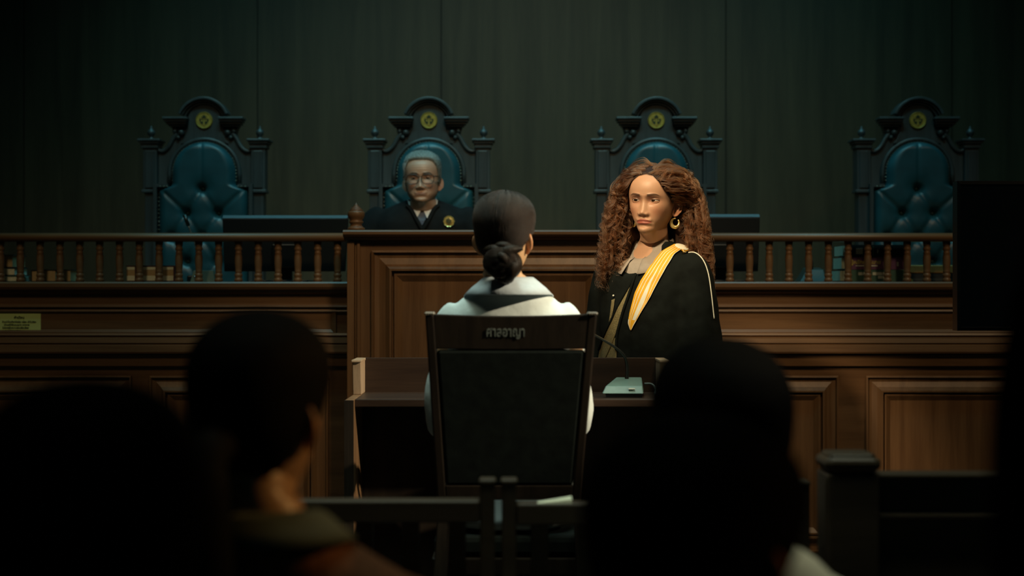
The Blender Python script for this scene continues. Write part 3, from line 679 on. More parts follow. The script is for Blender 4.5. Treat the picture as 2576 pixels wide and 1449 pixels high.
slab([(1122, 1258), (1440, 1258), (1442, 1221), (1120, 1221)], 0.03, MB()).build('bottom_rail', M_CHAIRW, wc, bev=0.003)
MB().box(-0.20, 0.20, 3.66, 4.08, 0.60, 0.655).build('seat', M_UPH, wc, bev=0.015)
MB().box(-0.205, 0.205, 3.655, 4.085, 0.555, 0.60).build('seat_frame', M_CHAIRW, wc, bev=0.004)
for sg in (-1, 1):
    MB().hexa([(sg*0.20-0.02, 3.53, PLAT), (sg*0.20+0.02, 3.53, PLAT), (sg*0.20+0.02, 3.57, PLAT), (sg*0.20-0.02, 3.57, PLAT)],
              [(sg*0.172-0.016, 3.635, 0.74), (sg*0.172+0.016, 3.635, 0.74), (sg*0.172+0.016, 3.68, 0.74), (sg*0.172-0.016, 3.68, 0.74)]).build('leg', M_CHAIRW, wc, bev=0.003)
    MB().hexa([(sg*0.19-0.018, 4.03, PLAT), (sg*0.19+0.018, 4.03, PLAT), (sg*0.19+0.018, 4.066, PLAT), (sg*0.19-0.018, 4.066, PLAT)],
              [(sg*0.185-0.02, 4.04, 0.56), (sg*0.185+0.02, 4.04, 0.56), (sg*0.185+0.02, 4.08, 0.56), (sg*0.185-0.02, 4.08, 0.56)]).build('leg', M_CHAIRW, wc, bev=0.003)
MB().box(-0.19, 0.19, 3.57, 3.59, 0.36, 0.40).build('stretcher', M_CHAIRW, wc, bev=0.003)

# ------------------------------------------------------------------ bar gate and fence
GD = 2.9
def leaf(label, pa, pb, ptop, inner, group='leaves of the low bar gate'):
    x0, x1 = xx(pa, GD), xx(pb, GD)
    r = root('bar_gate', ((x0+x1)/2, GD, 0), label, 'gate', group)
    w_ = 0.030
    zt = zz(ptop, GD)
    for (xa, top) in ((x0, 1204 if inner == 'l' else 1207), (x1-w_, 1204 if inner == 'r' else 1207)):
        MB().box(xa, xa+w_, GD-0.02, GD+0.03, 0.03, zz(top, GD)-0.006).build('stile', M_GATE, r, bev=0.004)
        MB().box(xa-0.002, xa+w_+0.002, GD-0.022, GD+0.032, zz(top, GD)-0.010, zz(top, GD)).build('stile_cap', M_GATE, r, bev=0.004)
    MB().box(x0+w_, x1-w_, GD-0.022, GD+0.032, zt-0.044, zt).build('top_rail', M_GATE, r, bev=0.004)
    MB().box(x0+w_, x1-w_, GD-0.012, GD+0.022, 0.06, 0.14).build('bottom_rail', M_GATE, r, bev=0.004)
    nsl = 6; L = x1-x0-2*w_
    for k in range(nsl):
        xc = x0+w_+L*(k+0.5)/nsl
        MB().box(xc-0.018, xc+0.018, GD-0.004, GD+0.014, 0.14, zt-0.044).build('slat', M_GATE, r, bev=0.002)
    return r
leaf('left leaf of the low dark wooden gate, behind the woman with a ponytail', 470, 1245, 1257, 'r')
leaf('right leaf of the low dark wooden gate, below the witness chair', 1262, 2034, 1264, 'l')
sl = root('folded_slip', (xx(1400, GD), GD, zz(1264, GD)), 'small pale slip resting on the right gate leaf', 'slip')
MB().hexa([(xx(1352, GD), GD-0.012, zz(1264, GD)), (xx(1438, GD), GD-0.016, zz(1264, GD)), (xx(1438, GD), GD+0.02, zz(1264, GD)), (xx(1352, GD), GD+0.0, zz(1264, GD))],
          [(xx(1352, GD), GD-0.010, zz(1262.5, GD)), (xx(1438, GD), GD-0.014, zz(1253, GD)), (xx(1438, GD), GD+0.018, zz(1251, GD)), (xx(1352, GD), GD, zz(1262, GD))]).build('slip_body', M_PAGES, sl, bev=0.001)
np_ = root('newel_post', (xx(2133, GD), GD, 0), 'thick dark newel post with rounded square cap at the right gate', 'post')
nx = xx(2133, GD); a_ = 0.052
MB().box(nx-a_, nx+a_, GD-a_, GD+a_, 0, zz(1185, GD)).build('shaft', M_GATE, np_, bev=0.005)
def sq(r_, z): return [(nx+r_*x, GD+r_*y, z) for x, y in ((-1,-0.8),(-0.8,-1),(0.8,-1),(1,-0.8),(1,0.8),(0.8,1),(-0.8,1),(-1,0.8))]
zt_ = zz(1137, GD)
MB().rings([sq(0.045, zz(1186, GD)), sq(0.046, zz(1180, GD)), sq(0.054, zz(1172, GD)), sq(0.056, zz(1160, GD)), sq(0.054, zz(1150, GD)), sq(0.046, zz(1145, GD)), sq(0.047, zz(1139, GD)), sq(0.042, zt_)], 0, False).build('cap', M_GATE, np_, bev=0.003)
bf = root('bar_fence', (xx(2500, GD), GD, 0), 'dark wooden bar rail running right from the newel post', 'fence')
x0, x1 = nx+a_+0.001, xx(3100, GD)
MB().box(x0, x1, GD-0.028, GD+0.03, zz(1200, GD), zz(1188, GD)).build('top_rail', M_GATE, bf, bev=0.004)
MB().box(x0, x1, GD-0.006, GD+0.014, zz(1288, GD), zz(1200, GD)).build('board', M_GATE, bf)
MB().box(x0, x1, GD-0.022, GD+0.026, zz(1304, GD), zz(1288, GD)).build('mid_rail', M_GATE, bf, bev=0.004)
MB().box(x0, x1, GD-0.008, GD+0.012, 0.08, zz(1304, GD)).build('lower_board', M_GATE, bf)
MB().box(x0, x1, GD-0.02, GD+0.024, 0, 0.08).build('plinth', M_GATE, bf, bev=0.004)

# ------------------------------------------------------------------ display screen at right
TD = 4.3
ds = root('display_screen', (xx(2700, TD), TD+0.02, 0), 'big black switched off display screen at the far right', 'screen')
x0, x1, z0, z1 = xx(2408, TD), xx(2408, TD)+0.92, zz(832, TD), zz(455, TD)
MB().frame(x0, x1, z0, z1, TD, [(0, -0.045), (0, 0), (0.010, 0.002), (0.012, -0.004)], 0, False).box(x0+0.004, x1-0.004, TD+0.0041, TD+0.045, z0+0.004, z1-0.004).build('housing', M_BLACKP, ds)
MB().box(x0+0.011, x1-0.011, TD+0.0025, TD+0.004, z0+0.011, z1-0.011).build('panel', M_SCREEN, ds)
xm = (x0+x1)/2
MB().box(xm-0.03, xm+0.03, TD+0.045, TD+0.09, 0.03, z1-0.1).build('pole', M_BLACKP, ds, bev=0.004)
MB().box(xm-0.32, xm+0.32, TD-0.16, TD+0.30, 0, 0.03).build('base', M_BLACKP, ds, bev=0.006)

# ================================================================== PEOPLE
def ip(x, pts):
    xs = [p[0] for p in pts]; ys = [p[1] for p in pts]; return np.interp(x, xs, ys)
def pch(x, pts, n=400):                      # smoothed interpolation
    xs = np.array([p[0] for p in pts]); ys = np.array([p[1] for p in pts]); m = np.gradient(ys, xs)
    x = np.asarray(x, float); i = np.clip(np.searchsorted(xs, x)-1, 0, len(xs)-2); h = xs[i+1]-xs[i]; t = np.clip((x-xs[i])/h, 0, 1)
    return (2*t**3-3*t**2+1)*ys[i]+(t**3-2*t**2+t)*h*m[i]+(-2*t**3+3*t**2)*ys[i+1]+(t**3-t**2)*h*m[i+1]
HW = [(0, .022), (.008, .030), (.02, .0385), (.035, .0475), (.05, .0545), (.07, .0610), (.09, .0655), (.11, .0680), (.13, .0700), (.15, .0715), (.17, .0700), (.19, .0625), (.205, .050), (.215, .034), (.220, .018), (.222, .0005)]
HF = [(0, .070), (.006, .0800), (.014, .0845), (.024, .0830), (.032, .0840), (.042, .0865), (.055, .0860), (.07, .0855), (.09, .0850), (.11, .0865), (.125, .0920), (.14, .0945), (.155, .0935), (.17, .0890), (.185, .0800), (.2, .0640), (.212, .042), (.219, .020), (.222, .0005)]
HB = [(0, .02), (.03, .045), (.05, .062), (.07, .078), (.09, .090), (.11, .097), (.13, .101), (.15, .101), (.17, .094), (.19, .080), (.205, .060), (.215, .038), (.22, .020), (.222, .0005)]
def surf(a, z, K):
    """bare skull surface in head space: a = angle (0 is the face), z above chin"""
    c = np.cos(a); s = np.sin(a); e = 2/2.25
    fx = np.sign(s)*np.abs(s)**e; fy = np.sign(c)*np.abs(c)**e
    x = pch(z, HW)*fx*K.get('wide', 1)*(1+K.get('jaw', 0)*G(z, .030, .026)); y = np.where(c >= 0, -pch(z, HF)*fy, -pch(z, HB)*fy)
    return x, y
def G(x, c, s): return np.exp(-0.5*((x-c)/s)**2)
EYEX, EYEZ = 0.0300, 0.1085
def face_fx(x, y, z, K):
    """forward displacement (towards -y) and colour masks for the front of the face"""
    m = nsm((-y-0.02)/0.03)
    n = K.get('nose', 1.0)
    hN = ip(z, [(.051, 0), (.055, .002), (.0590, .011), (.0625, .0170), (.067, .0205), (.071, .0202), (.080, .0155), (.09, .0108), (.10, .0075), (.11, .0050), (.118, .0030), (.128, 0)])
    sN = ip(z, [(.05, .0085), (.06, .0090), (.07, .0080), (.085, .0065), (.10, .0060), (.115, .0075), (.13, .009)])*K.get('nosew', 1)
    d = n*hN*np.exp(-0.5*np.abs(x/sN)**2.3)
    d += .0030*G(x, 0, .0055)*G(z, .0690, .005)*n
    ax = np.abs(x)
    d += .0085*n*G(ax, .0125*K.get('nosew', 1), .0042)*G(z, .0645, .0045)
    d -= .0030*G(ax, .0065, .0026)*G(z, .0585, .0020)
    d -= .0030*G(ax, .0185, .0030)*G(z, .061, .006)
    d -= .0085*G(ax, .0295, .0130)*G(z, .1085, .0080) + .003*G(ax, .0165, .006)*G(z, .109, .009)
    d += .0030*G(ax, .026, .016)*G(z, .1255, .0050)
    d += .0055*G(ax, .043, .016)*G(z, .083, .014)
    d -= .0030*G(ax, .040, .012)*G(z, .050, .012)*K.get('hollow', 1)
    # lips
    lw = K.get('lipw', .0245); env = np.clip(1-(ax/lw)**2, 0, 1)**0.6
    lf = K.get('lipf', 1.0)
    zm = .0405 - .0016*(ax/lw)**2*K.get('frown', 1)+.0006*G(ax, 0, .004)
    zu = zm+.0066*lf*np.clip(1-(ax/lw)**1.7, 0, 1)-.0014*G(ax, 0, .0030); zl = zm-.0078*lf*np.clip(1-(ax/lw)**2.2, 0, 1)
    d += env*(.0026*lf*G(z, zm+.0034*lf, .0030)+.0040*lf*G(z, zm-.0042*lf, .0036))
    d -= env**0.5*.0020*G(z, zm, .0010)
    d -= .0022*G(ax, lw+.001, .003)*G(z, .0395, .004)
    d -= .0012*G(x, 0, .0035)*G(z, .0515, .004)
    d -= .0034*G(x, 0, .016)*G(z, .0260, .0040)
    d += .0042*G(x, 0, .011)*G(z, .0130, .0085)
    lip = nsm((env-.0)/.06)*nsm((zu-z)/.0016+.5)*nsm((z-zl)/.0018+.5)*m; lip = lip*(1-.0*ax)
    # brows
    bz = .1245+.0038*nsm((ax-.010)/.026)-.0060*nsm((ax-.038)/.018)+K.get('browz', 0)
    bt = ip(ax, [(.008, .0030), (.014, .0042), (.03, .0036), (.046, .0018), (.054, .0004)])*K.get('browt', 1)
    brow = nsm((bt-np.abs(z-bz))/.0022+.5)*nsm((ax-.009)/.006)*nsm((.053-ax)/.008)*m
    d += .0010*brow
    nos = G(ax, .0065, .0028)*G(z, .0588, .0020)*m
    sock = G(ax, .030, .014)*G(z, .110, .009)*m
    cheek = G(ax, .043, .015)*G(z, .073, .014)*m
    if K.get('old'):
        d -= .0016*np.exp(-0.5*((ax-(.022+.55*(.062-z)))/.0022)**2)*nsm((.062-z)/.006)*nsm((z-.036)/.006)
        d -= .0020*G(ax, .027, .013)*G(z, .0935, .0022)
        for zk in (.150, .160, .170): d -= .0005*G(z, zk, .0013)*nsm((.045-ax)/.01)
        d += .0030*G(ax, .04, .014)*G(z, .035, .012)
    return d*m, lip, brow, nos, sock, cheek
HAIRL = [(0, .196), (.35, .192), (.7, .178), (1.0, .155), (1.25, .122), (1.4, .100), (1.6, .112), (1.85, .085), (2.2, .050), (2.6, .030), (PI, .026)]
def hmask(a, z, K):
    h = ip(np.abs(a), K.get('hairline', HAIRL)); return nsm((z-h)/.006+.5)
def head_grid(K, NC, NR):
    t = np.linspace(-PI, PI, NC, endpoint=False); a = t-0.42*np.sin(t)
    q = 1-np.linspace(0.0, 1.0, NR)**1.0
    q = np.concatenate([[1.0, .9985, .995, .988, .978], np.linspace(.965, 0, NR-5)])
    A, Q = np.meshgrid(a, q); m = (1-np.cos(A))/2
    H = .222; Z = H*Q*(1-m)+(.045+(H-.045)*Q)*m
    return A, Z
def xform(K):
    s = K.get('scale', 1.0)
    return Matrix.Translation(K['pos'])@Matrix.Rotation(math.radians(K.get('yaw', 0)), 4, 'Z')@Matrix.Rotation(math.radians(K.get('roll', 0)), 4, 'Y')@Matrix.Rotation(math.radians(K.get('pitch', 0)), 4, 'X')@Matrix.Translation((0, 0, -.05*s))@Matrix.Scale(s, 4)
def xf(M, arr):
    arr = np.asarray(arr, float); R = np.array(M.to_3x3()); t = np.array(M.translation); return arr@R.T+t
def ear_mesh(side, K):
    """closed ear shell in head space"""
    R = []; nt = 28
    prof = [(0.02, .004, -.0035), (.30, .004, -.0035), (.48, .004, -.0005), (.60, .004, .0035), (.72, .004, .0012), (.84, .004, .0050), (.95, .004, .0052), (1.02, .002, .0015), (.96, 0, -.0030), (.7, 0, -.006), (.3, 0, -.008), (.02, 0, -.008)]
    for r_, _, dz in prof:
        ring = []
        for k in range(nt):
            th = 2*PI*k/nt; cy_, sz = math.cos(th), math.sin(th)
            rw = .0165*(1.0+.12*sz) if cy_ > 0 else .0135
            yy = r_*rw*cy_+.004*(r_*sz)           # y back
            z_ = r_*(.031 if sz > 0 else .030)*sz
            if sz < -.5: dzz = dz*.4
            else: dzz = dz
            ring.append((side*(dzz+.010*r_*max(cy_, -.3)), yy, z_))
        R.append(ring)
    M = Matrix.Translation((side*.0690*K.get('wide', 1)*K.get('earx', 1), .012, .088))@Matrix.Rotation(-side*math.radians(16), 4, 'Z')@Matrix.Rotation(math.radians(-8), 4, 'X')
    return [[M@Vector(p) for p in r] for r in R]
def hand(mb, wrist, fwd, up, side, s=1.0, curl=0.5):
    """palm, four bent fingers and a thumb; fwd = towards fingertips, up = back of the hand"""
    f = Vector(fwd).normalized(); u = Vector(up); u = (u-f*u.dot(f)).normalized(); r = f.cross(u)*side
    W = Vector(wrist)
    def L(a, b_, c): return W+f*(a*s)+r*(b_*s)+u*(c*s)
    rows = []
    for a, hw_, ht in ((-.01, .024, .019), (.02, .032, .017), (.05, .040, .015), (.08, .041, .012), (.095, .036, .008)):
        rows.append([L(a, hw_*math.cos(k*PI/8), ht*math.sin(k*PI/8)) for k in range(16)])
    mb.rings(rows)
    for k, (b_, ln, rr) in enumerate(((.030, .068, .0085), (.010, .076, .0088), (-.011, .070, .0083), (-.030, .054, .0073))):
        pts = [L(.070, b_*.9, 0)]; ang = 0.1; pos = [.085, 0.0]
        pts.append(L(.088, b_, 0))
        for j, seg in enumerate((.45, .32, .23)):
            ang += curl*(.55 if j == 0 else .75)
            pos[0] += math.cos(ang)*ln*seg; pos[1] -= math.sin(ang)*ln*seg
            pts.append(L(pos[0], b_*1.05, pos[1]))
        mb.tube(pts, [rr*s, rr*s, rr*.95*s, rr*.88*s, rr*.55*s], 8, 0, 3)
    mb.tube([L(.015, .026, -.004), L(.040, .048, -.012), L(.066, .058, -.020), L(.088, .056, -.026)], [.013*s, .011*s, .0095*s, .006*s], 8, 0, 3)
def body_xf(B):
    return Matrix.Translation(B['pos'])@Matrix.Rotation(math.radians(B.get('yaw', 0)), 4, 'Z')
def eggring(w_, f, bk, z, cy_=0.0, dip=0.0, n=48, e=2.3):
    out = []
    for k in range(n):
        a = 2*PI*k/n; c, s_ = math.cos(a), math.sin(a)
        x = w_*math.copysign(abs(s_)**(2/e), s_); y = -(f if c > 0 else bk)*math.copysign(abs(c)**(2/e), c)
        out.append((x, y+cy_, z-dip*((c+1)/2)**11))
    return out
def make_person(name, label, K, B, skin, hires=True, group=None, lipcol=None, browcol=(.02, .012, .008), cat='person'):
    """K head params (pos in world), B body params: pos = body axis on the floor, rings, arms, legs"""
    base = Vector((B['pos'][0], B['pos'][1], B.get('floor', 0.0)))
    r = root(name, base, label, cat, group)
    M = xform(K); MB_ = body_xf(B)
    NC, NR = (208, 150) if hires else (72, 56)
    A, Z = head_grid(K, NC, NR)
    X, Y = surf(A, Z, K)
    d, lip, brow, nos, sock, cheek = face_fx(X, Y, Z, K)
    Y2 = Y-d
    head = np.stack([X, Y2, Z], -1)
    sk = np.array(skin)
    lc = np.array(lipcol if lipcol is not None else sk*np.array([.82, .55, .5])); bc = np.array(browcol)
    col = np.ones(head.shape)*sk
    col = col*(1-cheek[..., None]*.28*np.array([0.1, .7, .8]))
    col = col*(1-lip[..., None])+lc*lip[..., None]
    col = col*(1-brow[..., None]*.78)+bc*brow[..., None]*.78
    col = col*(1-nos[..., None]*.2)  # nostril shade painted into the skin colour
    col = col*(1-sock[..., None]*K.get('socket_shade', .25)*np.array([.7, 1, 1]))  # shade of the eye sockets painted into the skin tint
    hm = hmask(A, Z, K); col = col*(1-hm[..., None])+np.array(browcol)*hm[..., None]
    hw_ = xf(M, head.reshape(-1, 3)).reshape(head.shape)
    ringsW = [hw_[i] for i in range(hw_.shape[0])]; cols = [col[i] for i in range(col.shape[0])]
    # underside of the jaw and the neck
    a = A[0]; jaw = hw_[-1]
    nk = B['neck']                              # list of (z, w, f, b, cy) in body space, world z
    def ringB(z, w_, f, bk, cy_):
        c = np.cos(a+math.radians(K.get('yaw', 0)-B.get('yaw', 0))*0); s_ = np.sin(a)
        p = np.stack([w_*s_, np.where(c > 0, -f*c, -bk*c)+cy_, np.full_like(a, z)], -1); return xf(MB_, p)
    # neck top ring tilted, in head space
    s0 = 1.0
    nt = np.stack([.049*K.get('neckw', 1)*np.sin(a), -.046*np.cos(a)+.018, -.030+.030*(1-np.cos(a))], -1); nt = xf(M, nt)
    for t in (.15, .32, .52, .72, .9):
        p = jaw*(1-t)+nt*t
        p[:, 2] = jaw[:, 2]*(1-t**1.8)+nt[:, 2]*t**1.8
        ringsW.append(p); cols.append(np.ones((NC, 3))*sk)
    ringsW.append(nt); cols.append(np.ones((NC, 3))*sk)
    prev = nt
    first = ringB(*nk[0])
    for t in (.33, .66): ringsW.append(prev*(1-t)+first*t); cols.append(np.ones((NC, 3))*sk)
    for q in nk: ringsW.append(ringB(*q)); cols.append(np.ones((NC, 3))*sk)
    mb = MB(); mb.rings(ringsW, 0, True); C = list(np.concatenate(cols))
    def pad(c=sk):
        while len(C) < len(mb.V): C.append(np.array(c))
    # ears
    for sd in (-1, 1):
        mb.rings([[M@p for p in rg] for rg in ear_mesh(sd, K)], 0, True); pad(sk*np.array([1.0, .80, .72]))
    # eyelids
    ey = K.get('eyey', -.0612)
    RE = K.get('er', .0158)
    if hires:
        op = K.get('open', 13.0); lo = K.get('openlow', 9.0)
        for sd in (-1, 1):
            for up_ in (True, False):
                rows = []
                for j in range(9):
                    row = []
                    for i in range(33):
                        az = math.radians(-82+164*i/32); edge0 = math.cos(min(abs(az)/math.radians(60), 1)*PI/2)
                        tilt = -4*sd*math.sin(az)*-1
                        e0 = (op*edge0-2*(1-edge0) if up_ else -lo*edge0-2.5*(1-edge0))+tilt
                        e1 = 78 if up_ else -78
                        el = math.radians(e0+(e1-e0)*(j/8)**1.0)
                        rr = RE*(1.055 if up_ else 1.04)-(0.0 if j else 0.0006)
                        row.append(M@Vector((sd*EYEX+rr*math.cos(el)*math.sin(az), ey-rr*math.cos(el)*math.cos(az), EYEZ+rr*math.sin(el))))
                    rows.append(row)
                n0 = len(mb.V); mb.rings(rows, 0, True, False, False, False)
                for j in range(9):
                    for i in range(33):
                        dk = (1.0 if j == 0 else .45 if j == 1 else 0.0) if up_ else (.5 if j == 0 else 0)
                        dk *= K.get('lash', 1.0)
                        C.append(sk*np.array([.86, .78, .75])*(1-dk)+bc*.5*dk)
    # arms and hands (mostly inside the clothes)
    for sd, pts in B.get('arms', {}).items():
        wp = [MB_@Vector(p) for p in pts]
        mb.tube(wp[:3], [.040, .036, .026], 12, 0, 5); pad()
        f = wp[2]-wp[1]
        hand(mb, wp[2], f, MB_.to_3x3()@Vector(B.get('handup', (0, 0, 1))), sd, 1.0, B.get('curl', .5)); pad()
    o = mb.build('body', M_SKIN, r)
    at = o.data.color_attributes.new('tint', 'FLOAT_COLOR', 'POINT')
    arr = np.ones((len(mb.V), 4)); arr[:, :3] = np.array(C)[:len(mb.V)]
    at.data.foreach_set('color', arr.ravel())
    if hires:
        for sd in (-1, 1):
            e = MB(); e.ball(M@Vector((sd*EYEX, ey, EYEZ)), RE*K.get('scale', 1), 12)
            eo = e.build('eye', M_EYEW, r)
            gx, gz = K.get('gaze', (0, 0)); dr = Vector((gx, -1, gz)).normalized()
            q = dr.to_track_quat('Z', 'Y').to_matrix().to_4x4(); T = M@Matrix.Translation((sd*EYEX, ey, EYEZ))@q
            ir = MB().rings([[T@Vector((rr*math.cos(2*PI*k/20), rr*math.sin(2*PI*k/20), zz_)) for k in range(20)] for rr, zz_ in ((.0066, RE-.0016), (.0062, RE-.0009), (.0042, RE+.0001), (.0006, RE+.0005))])
            ir.build('iris', M_IRIS, eo)
    return r, M, MB_
def hair_cap(K, M, thick, mat, r, name='hair', NC=120, NR=90, groove=0.0):
    A, Z = head_grid(K, NC, NR); X, Y = surf(A, Z, K); m = hmask(A, Z, K)
    p = np.stack([X, Y, Z], -1); c = np.array([0, .012, .115]); dr = p-c; dr /= np.linalg.norm(dr, axis=-1, keepdims=True)
    th = thick(A, Z) if callable(thick) else thick
    th = th+groove*np.sin(A*34+6*Z*20)*np.sin(A*13+2)
    h = p+dr*((th+.001)*m-.012*(1-m))[..., None]
    W = xf(M, h.reshape(-1, 3)).reshape(h.shape)
    return MB().rings([W[i] for i in range(W.shape[0])], 0, True).build(name, mat, r)
def strands(name, curves, radii, mat, parent):
    """native hair strands; curves = list of (n,3) world arrays"""
    hc = bpy.data.hair_curves.new(name); hc.add_curves([len(c) for c in curves])
    pts = np.concatenate(curves)-np.array(WL[parent.name]); hc.attributes['position'].data.foreach_set('vector', pts.astype(np.float32).ravel())
    ra = hc.attributes.get('radius') or hc.attributes.new('radius', 'FLOAT', 'POINT')
    ra.data.foreach_set('value', np.concatenate(radii).astype(np.float32))
    hc.materials.append(mat)
    o = bpy.data.objects.new(name, hc); COL.objects.link(o); o.parent = parent; WL[o.name] = WL[parent.name]
    return o
def garment(rings_, tubes, MB_, extra=None):
    mb = MB()
    mb.rings([[MB_@Vector(p) for p in eggring(*q)] for q in rings_])
    for pts, rad in tubes: mb.tube([MB_@Vector(p) for p in pts], rad, 16, 0, 6)
    return mb
def collar(mb, MB_, rows, a0=-1.0, a1=1.0, n=40, t=0.003):
    """turned collar: rows = functions angle-> (radius_w, radius_f/b, z, cy) profile from inside top over the fold to the outer edge"""
    R = []
    for k in range(n+1):
        a = PI+(a0+(a1-a0)*k/n)*PI           # around the back, a=pi is the nape
        R.append([MB_@Vector(f(a)) for f in rows])
    mb.rings(R, 0, True, False, False, False)
def draped(MBs, poly, off, mb, mi=0):
    pass

# ------------------------------------------------------------------ advocate (standing woman with curly hair)
SKW = (0.50, 0.30, 0.19)
LZ = 1.4665
K1 = dict(pos=(0.4600, 4.68, LZ+.05), yaw=-26, hollow=-.4, jaw=-.07, nose=.82, neckw=.9, er=.0190, eyey=-.0596, roll=3.0, pitch=2, scale=1.0, wide=1.09, gaze=(-.10, .0), open=9.5, openlow=5.0, hairline=[(0, .192), (.3, .187), (.55, .170), (.8, .144), (1.0, .128), (1.25, .112), (1.4, .100), (1.6, .112), (1.85, .085), (2.2, .050), (2.6, .030), (PI, .026)], lipf=1.4, lipw=.0265, browt=1.0, socket_shade=.6, nosew=1.2, frown=.6)
BY1 = -42
neck1 = [(1.445, .049, .047, .054, .018), (1.425, .060, .055, .062, .015), (1.40, .10, .062, .07, .01), (1.36, .16, .075, .085, 0), (1.28, .17, .10, .10, 0), (1.1, .14, .10, .09, 0), (.95, .17, .11, .11, 0)]
arms1 = {1: [(.175, .005, 1.355), (.225, .02, 1.09), (.225, -.05, .87)], -1: [(-.175, .005, 1.355), (-.225, .02, 1.09), (-.225, -.05, .87)]}
p1, M1, BM1 = make_person('person', 'standing woman with long curly auburn hair, black gown with yellow and white band', K1,
    dict(pos=(0.456, 4.72, 0), yaw=BY1, neck=neck1, arms=arms1, handup=(0, -1, 0), curl=.4), SKW, True, None, (0.34, 0.105, 0.075), (.028, .014, .008))
# gown
gown_r = [(.064, .046, .066, 1.446, .020, .125), (.084, .062, .076, 1.436, .014, .115), (.118, .078, .084, 1.414, .006, .085), (.150, .092, .092, 1.385, .003, .045), (.172, .104, .102, 1.345, 0, .01), (.180, .118, .110, 1.28, 0), (.178, .128, .112, 1.20, 0),
          (.172, .125, .112, 1.10, 0), (.178, .128, .120, 1.0, 0), (.200, .14, .135, .85, 0), (.235, .165, .16, .5, 0), (.262, .19, .185, .12, 0), (.262, .19, .185, .10, 0)]
slv = []
for sd in (-1, 1):
    slv.append(([(sd*.130, .0, 1.368), (sd*.168, .004, 1.335), (sd*.184, .006, 1.24), (sd*.192, .006, 1.10), (sd*.198, .0, .98), (sd*.20, -.03, .86)], [.045, .060, .066, .074, .084, .092]))
g = garment(gown_r, slv, BM1)
gown = g.build('gown', M_ROBE, p1, remesh=0.009, smooth_it=6)
def folds(o, size, strength):
    t = bpy.data.textures.new(o.name+'_folds', 'CLOUDS'); t.noise_scale = size; t.noise_depth = 2
    m = o.modifiers.new('folds', 'DISPLACE'); m.texture = t; m.strength = strength; m.mid_level = 0.5; m.texture_coords = 'LOCAL'
folds(gown, .11, .016)
sh = MB(); sh.rings([[BM1@Vector(p) for p in eggring(*q)] for q in [(.058, .053, .062, 1.448, .018, .035), (.070, .060, .068, 1.430, .016, .03), (.105, .070, .076, 1.406, .01, .02), (.14, .084, .088, 1.37, .002, .0), (.155, .10, .095, 1.28, 0), (.14, .10, .09, 1.15, 0), (.14, .10, .09, 1.10, 0)]])
sh.build('shirt', M_BEIGE, p1)
bpy.context.view_layer.update()
dg = bpy.context.evaluated_depsgraph_get()
def bvh_of(o):
    e = o.evaluated_get(dg); me = e.to_mesh(); mw = o.matrix_world
    b = BVHTree.FromPolygons([mw@v.co for v in me.vertices], [tuple(p.vertices) for p in me.polygons]); e.to_mesh_clear(); return b
BV = bvh_of(gown)
EYE = Vector((0, 0, CAMZ))
def drape(px, py, off):
    """point on the gown's surface, lifted along its normal"""
    d = (P(px, py, 1.0)-EYE).normalized(); h, n, i, dist = BV.ray_cast(EYE, d)
    if h is None:
        h, n, i, dist = BV.find_nearest(P(px, py, 4.6))
    return h+n*off
def ribbon(Lp, Rp, cols, nlong, off, mb):
    """cloth strip lying on the gown between two edge polylines (photo points); cols(v) -> (u breaks, materials)"""
    def resamp(p, n):
        p = np.array(p, float); s_ = np.concatenate([[0], np.cumsum(np.linalg.norm(np.diff(p, axis=0), axis=1))]); t = np.linspace(0, s_[-1], n)
        return np.stack([np.interp(t, s_, p[:, 0]), np.interp(t, s_, p[:, 1])], -1)
    A_ = resamp(Lp, nlong+1); B_ = resamp(Rp, nlong+1); ncross = len(cols(0)[0])-1
    T = np.zeros((nlong+1, ncross+1, 3))
    for i in range(nlong+1):
        us = cols(i/nlong)[0]
        for j in range(ncross+1):
            q = A_[i]*(1-us[j])+B_[i]*us[j]; T[i, j] = drape(q[0], q[1], off)
    for _ in range(3):
        T[1:-1] = (T[:-2]+2*T[1:-1]+T[2:])/4
    o = len(mb.V); nv = (nlong+1)*(ncross+1)
    mb.V.extend([tuple(v) for v in T.reshape(-1, 3)])
    back = np.array(T.reshape(-1, 3)); back[:, 1] += .003
    mb.V.extend([tuple(v) for v in back])
    W_ = ncross+1
    for i in range(nlong):
        ms = cols((i+.5)/nlong)[1]
        for j in range(ncross):
            f = (i*W_+j, (i+1)*W_+j, (i+1)*W_+j+1, i*W_+j+1); m = ms[j]
            mb.F.append(tuple(o+k for k in f)); mb.M.append(m); mb.S.append(True)
            mb.F.append(tuple(o+nv+k for k in reversed(f))); mb.M.append(m); mb.S.append(True)
    edge = [i*W_ for i in range(nlong+1)]+[nlong*W_+j for j in range(1, W_)]+[i*W_+ncross for i in range(nlong-1, -1, -1)]+[j for j in range(ncross-1, 0, -1)]
    for k in range(len(edge)):
        a_, b_ = edge[k], edge[(k+1) % len(edge)]
        mb.F.append((o+a_, o+nv+a_, o+nv+b_, o+b_)); mb.M.append(0); mb.S.append(False)
def band_c(v):
    # yellow with fine white lines and a white wedge that widens to the lower end
    w0 = .50; ww = .035+.33*sm((v-.22)/.66); q = 1-w0-ww
    us = [0, .13, .165, .30, .345, w0, w0+ww, w0+ww+q*.40, w0+ww+q*.50, w0+ww+q*.90, 1.0]
    full = [0]+list(np.interp(np.linspace(0, 1, 31), np.linspace(0, 1, 11), us))[1:]
    m1 = [0, 1, 0, 1, 0, 1, 0, 1, 0, 1] if v < .885 else [1, 0, 0, 1, 0, 0, 1, 0, 1, 0]
    return full, [m for m in m1 for _ in range(3)]
flat = lambda n: (lambda v: ([k/n for k in range(n+1)], [0]*n))
st = MB()
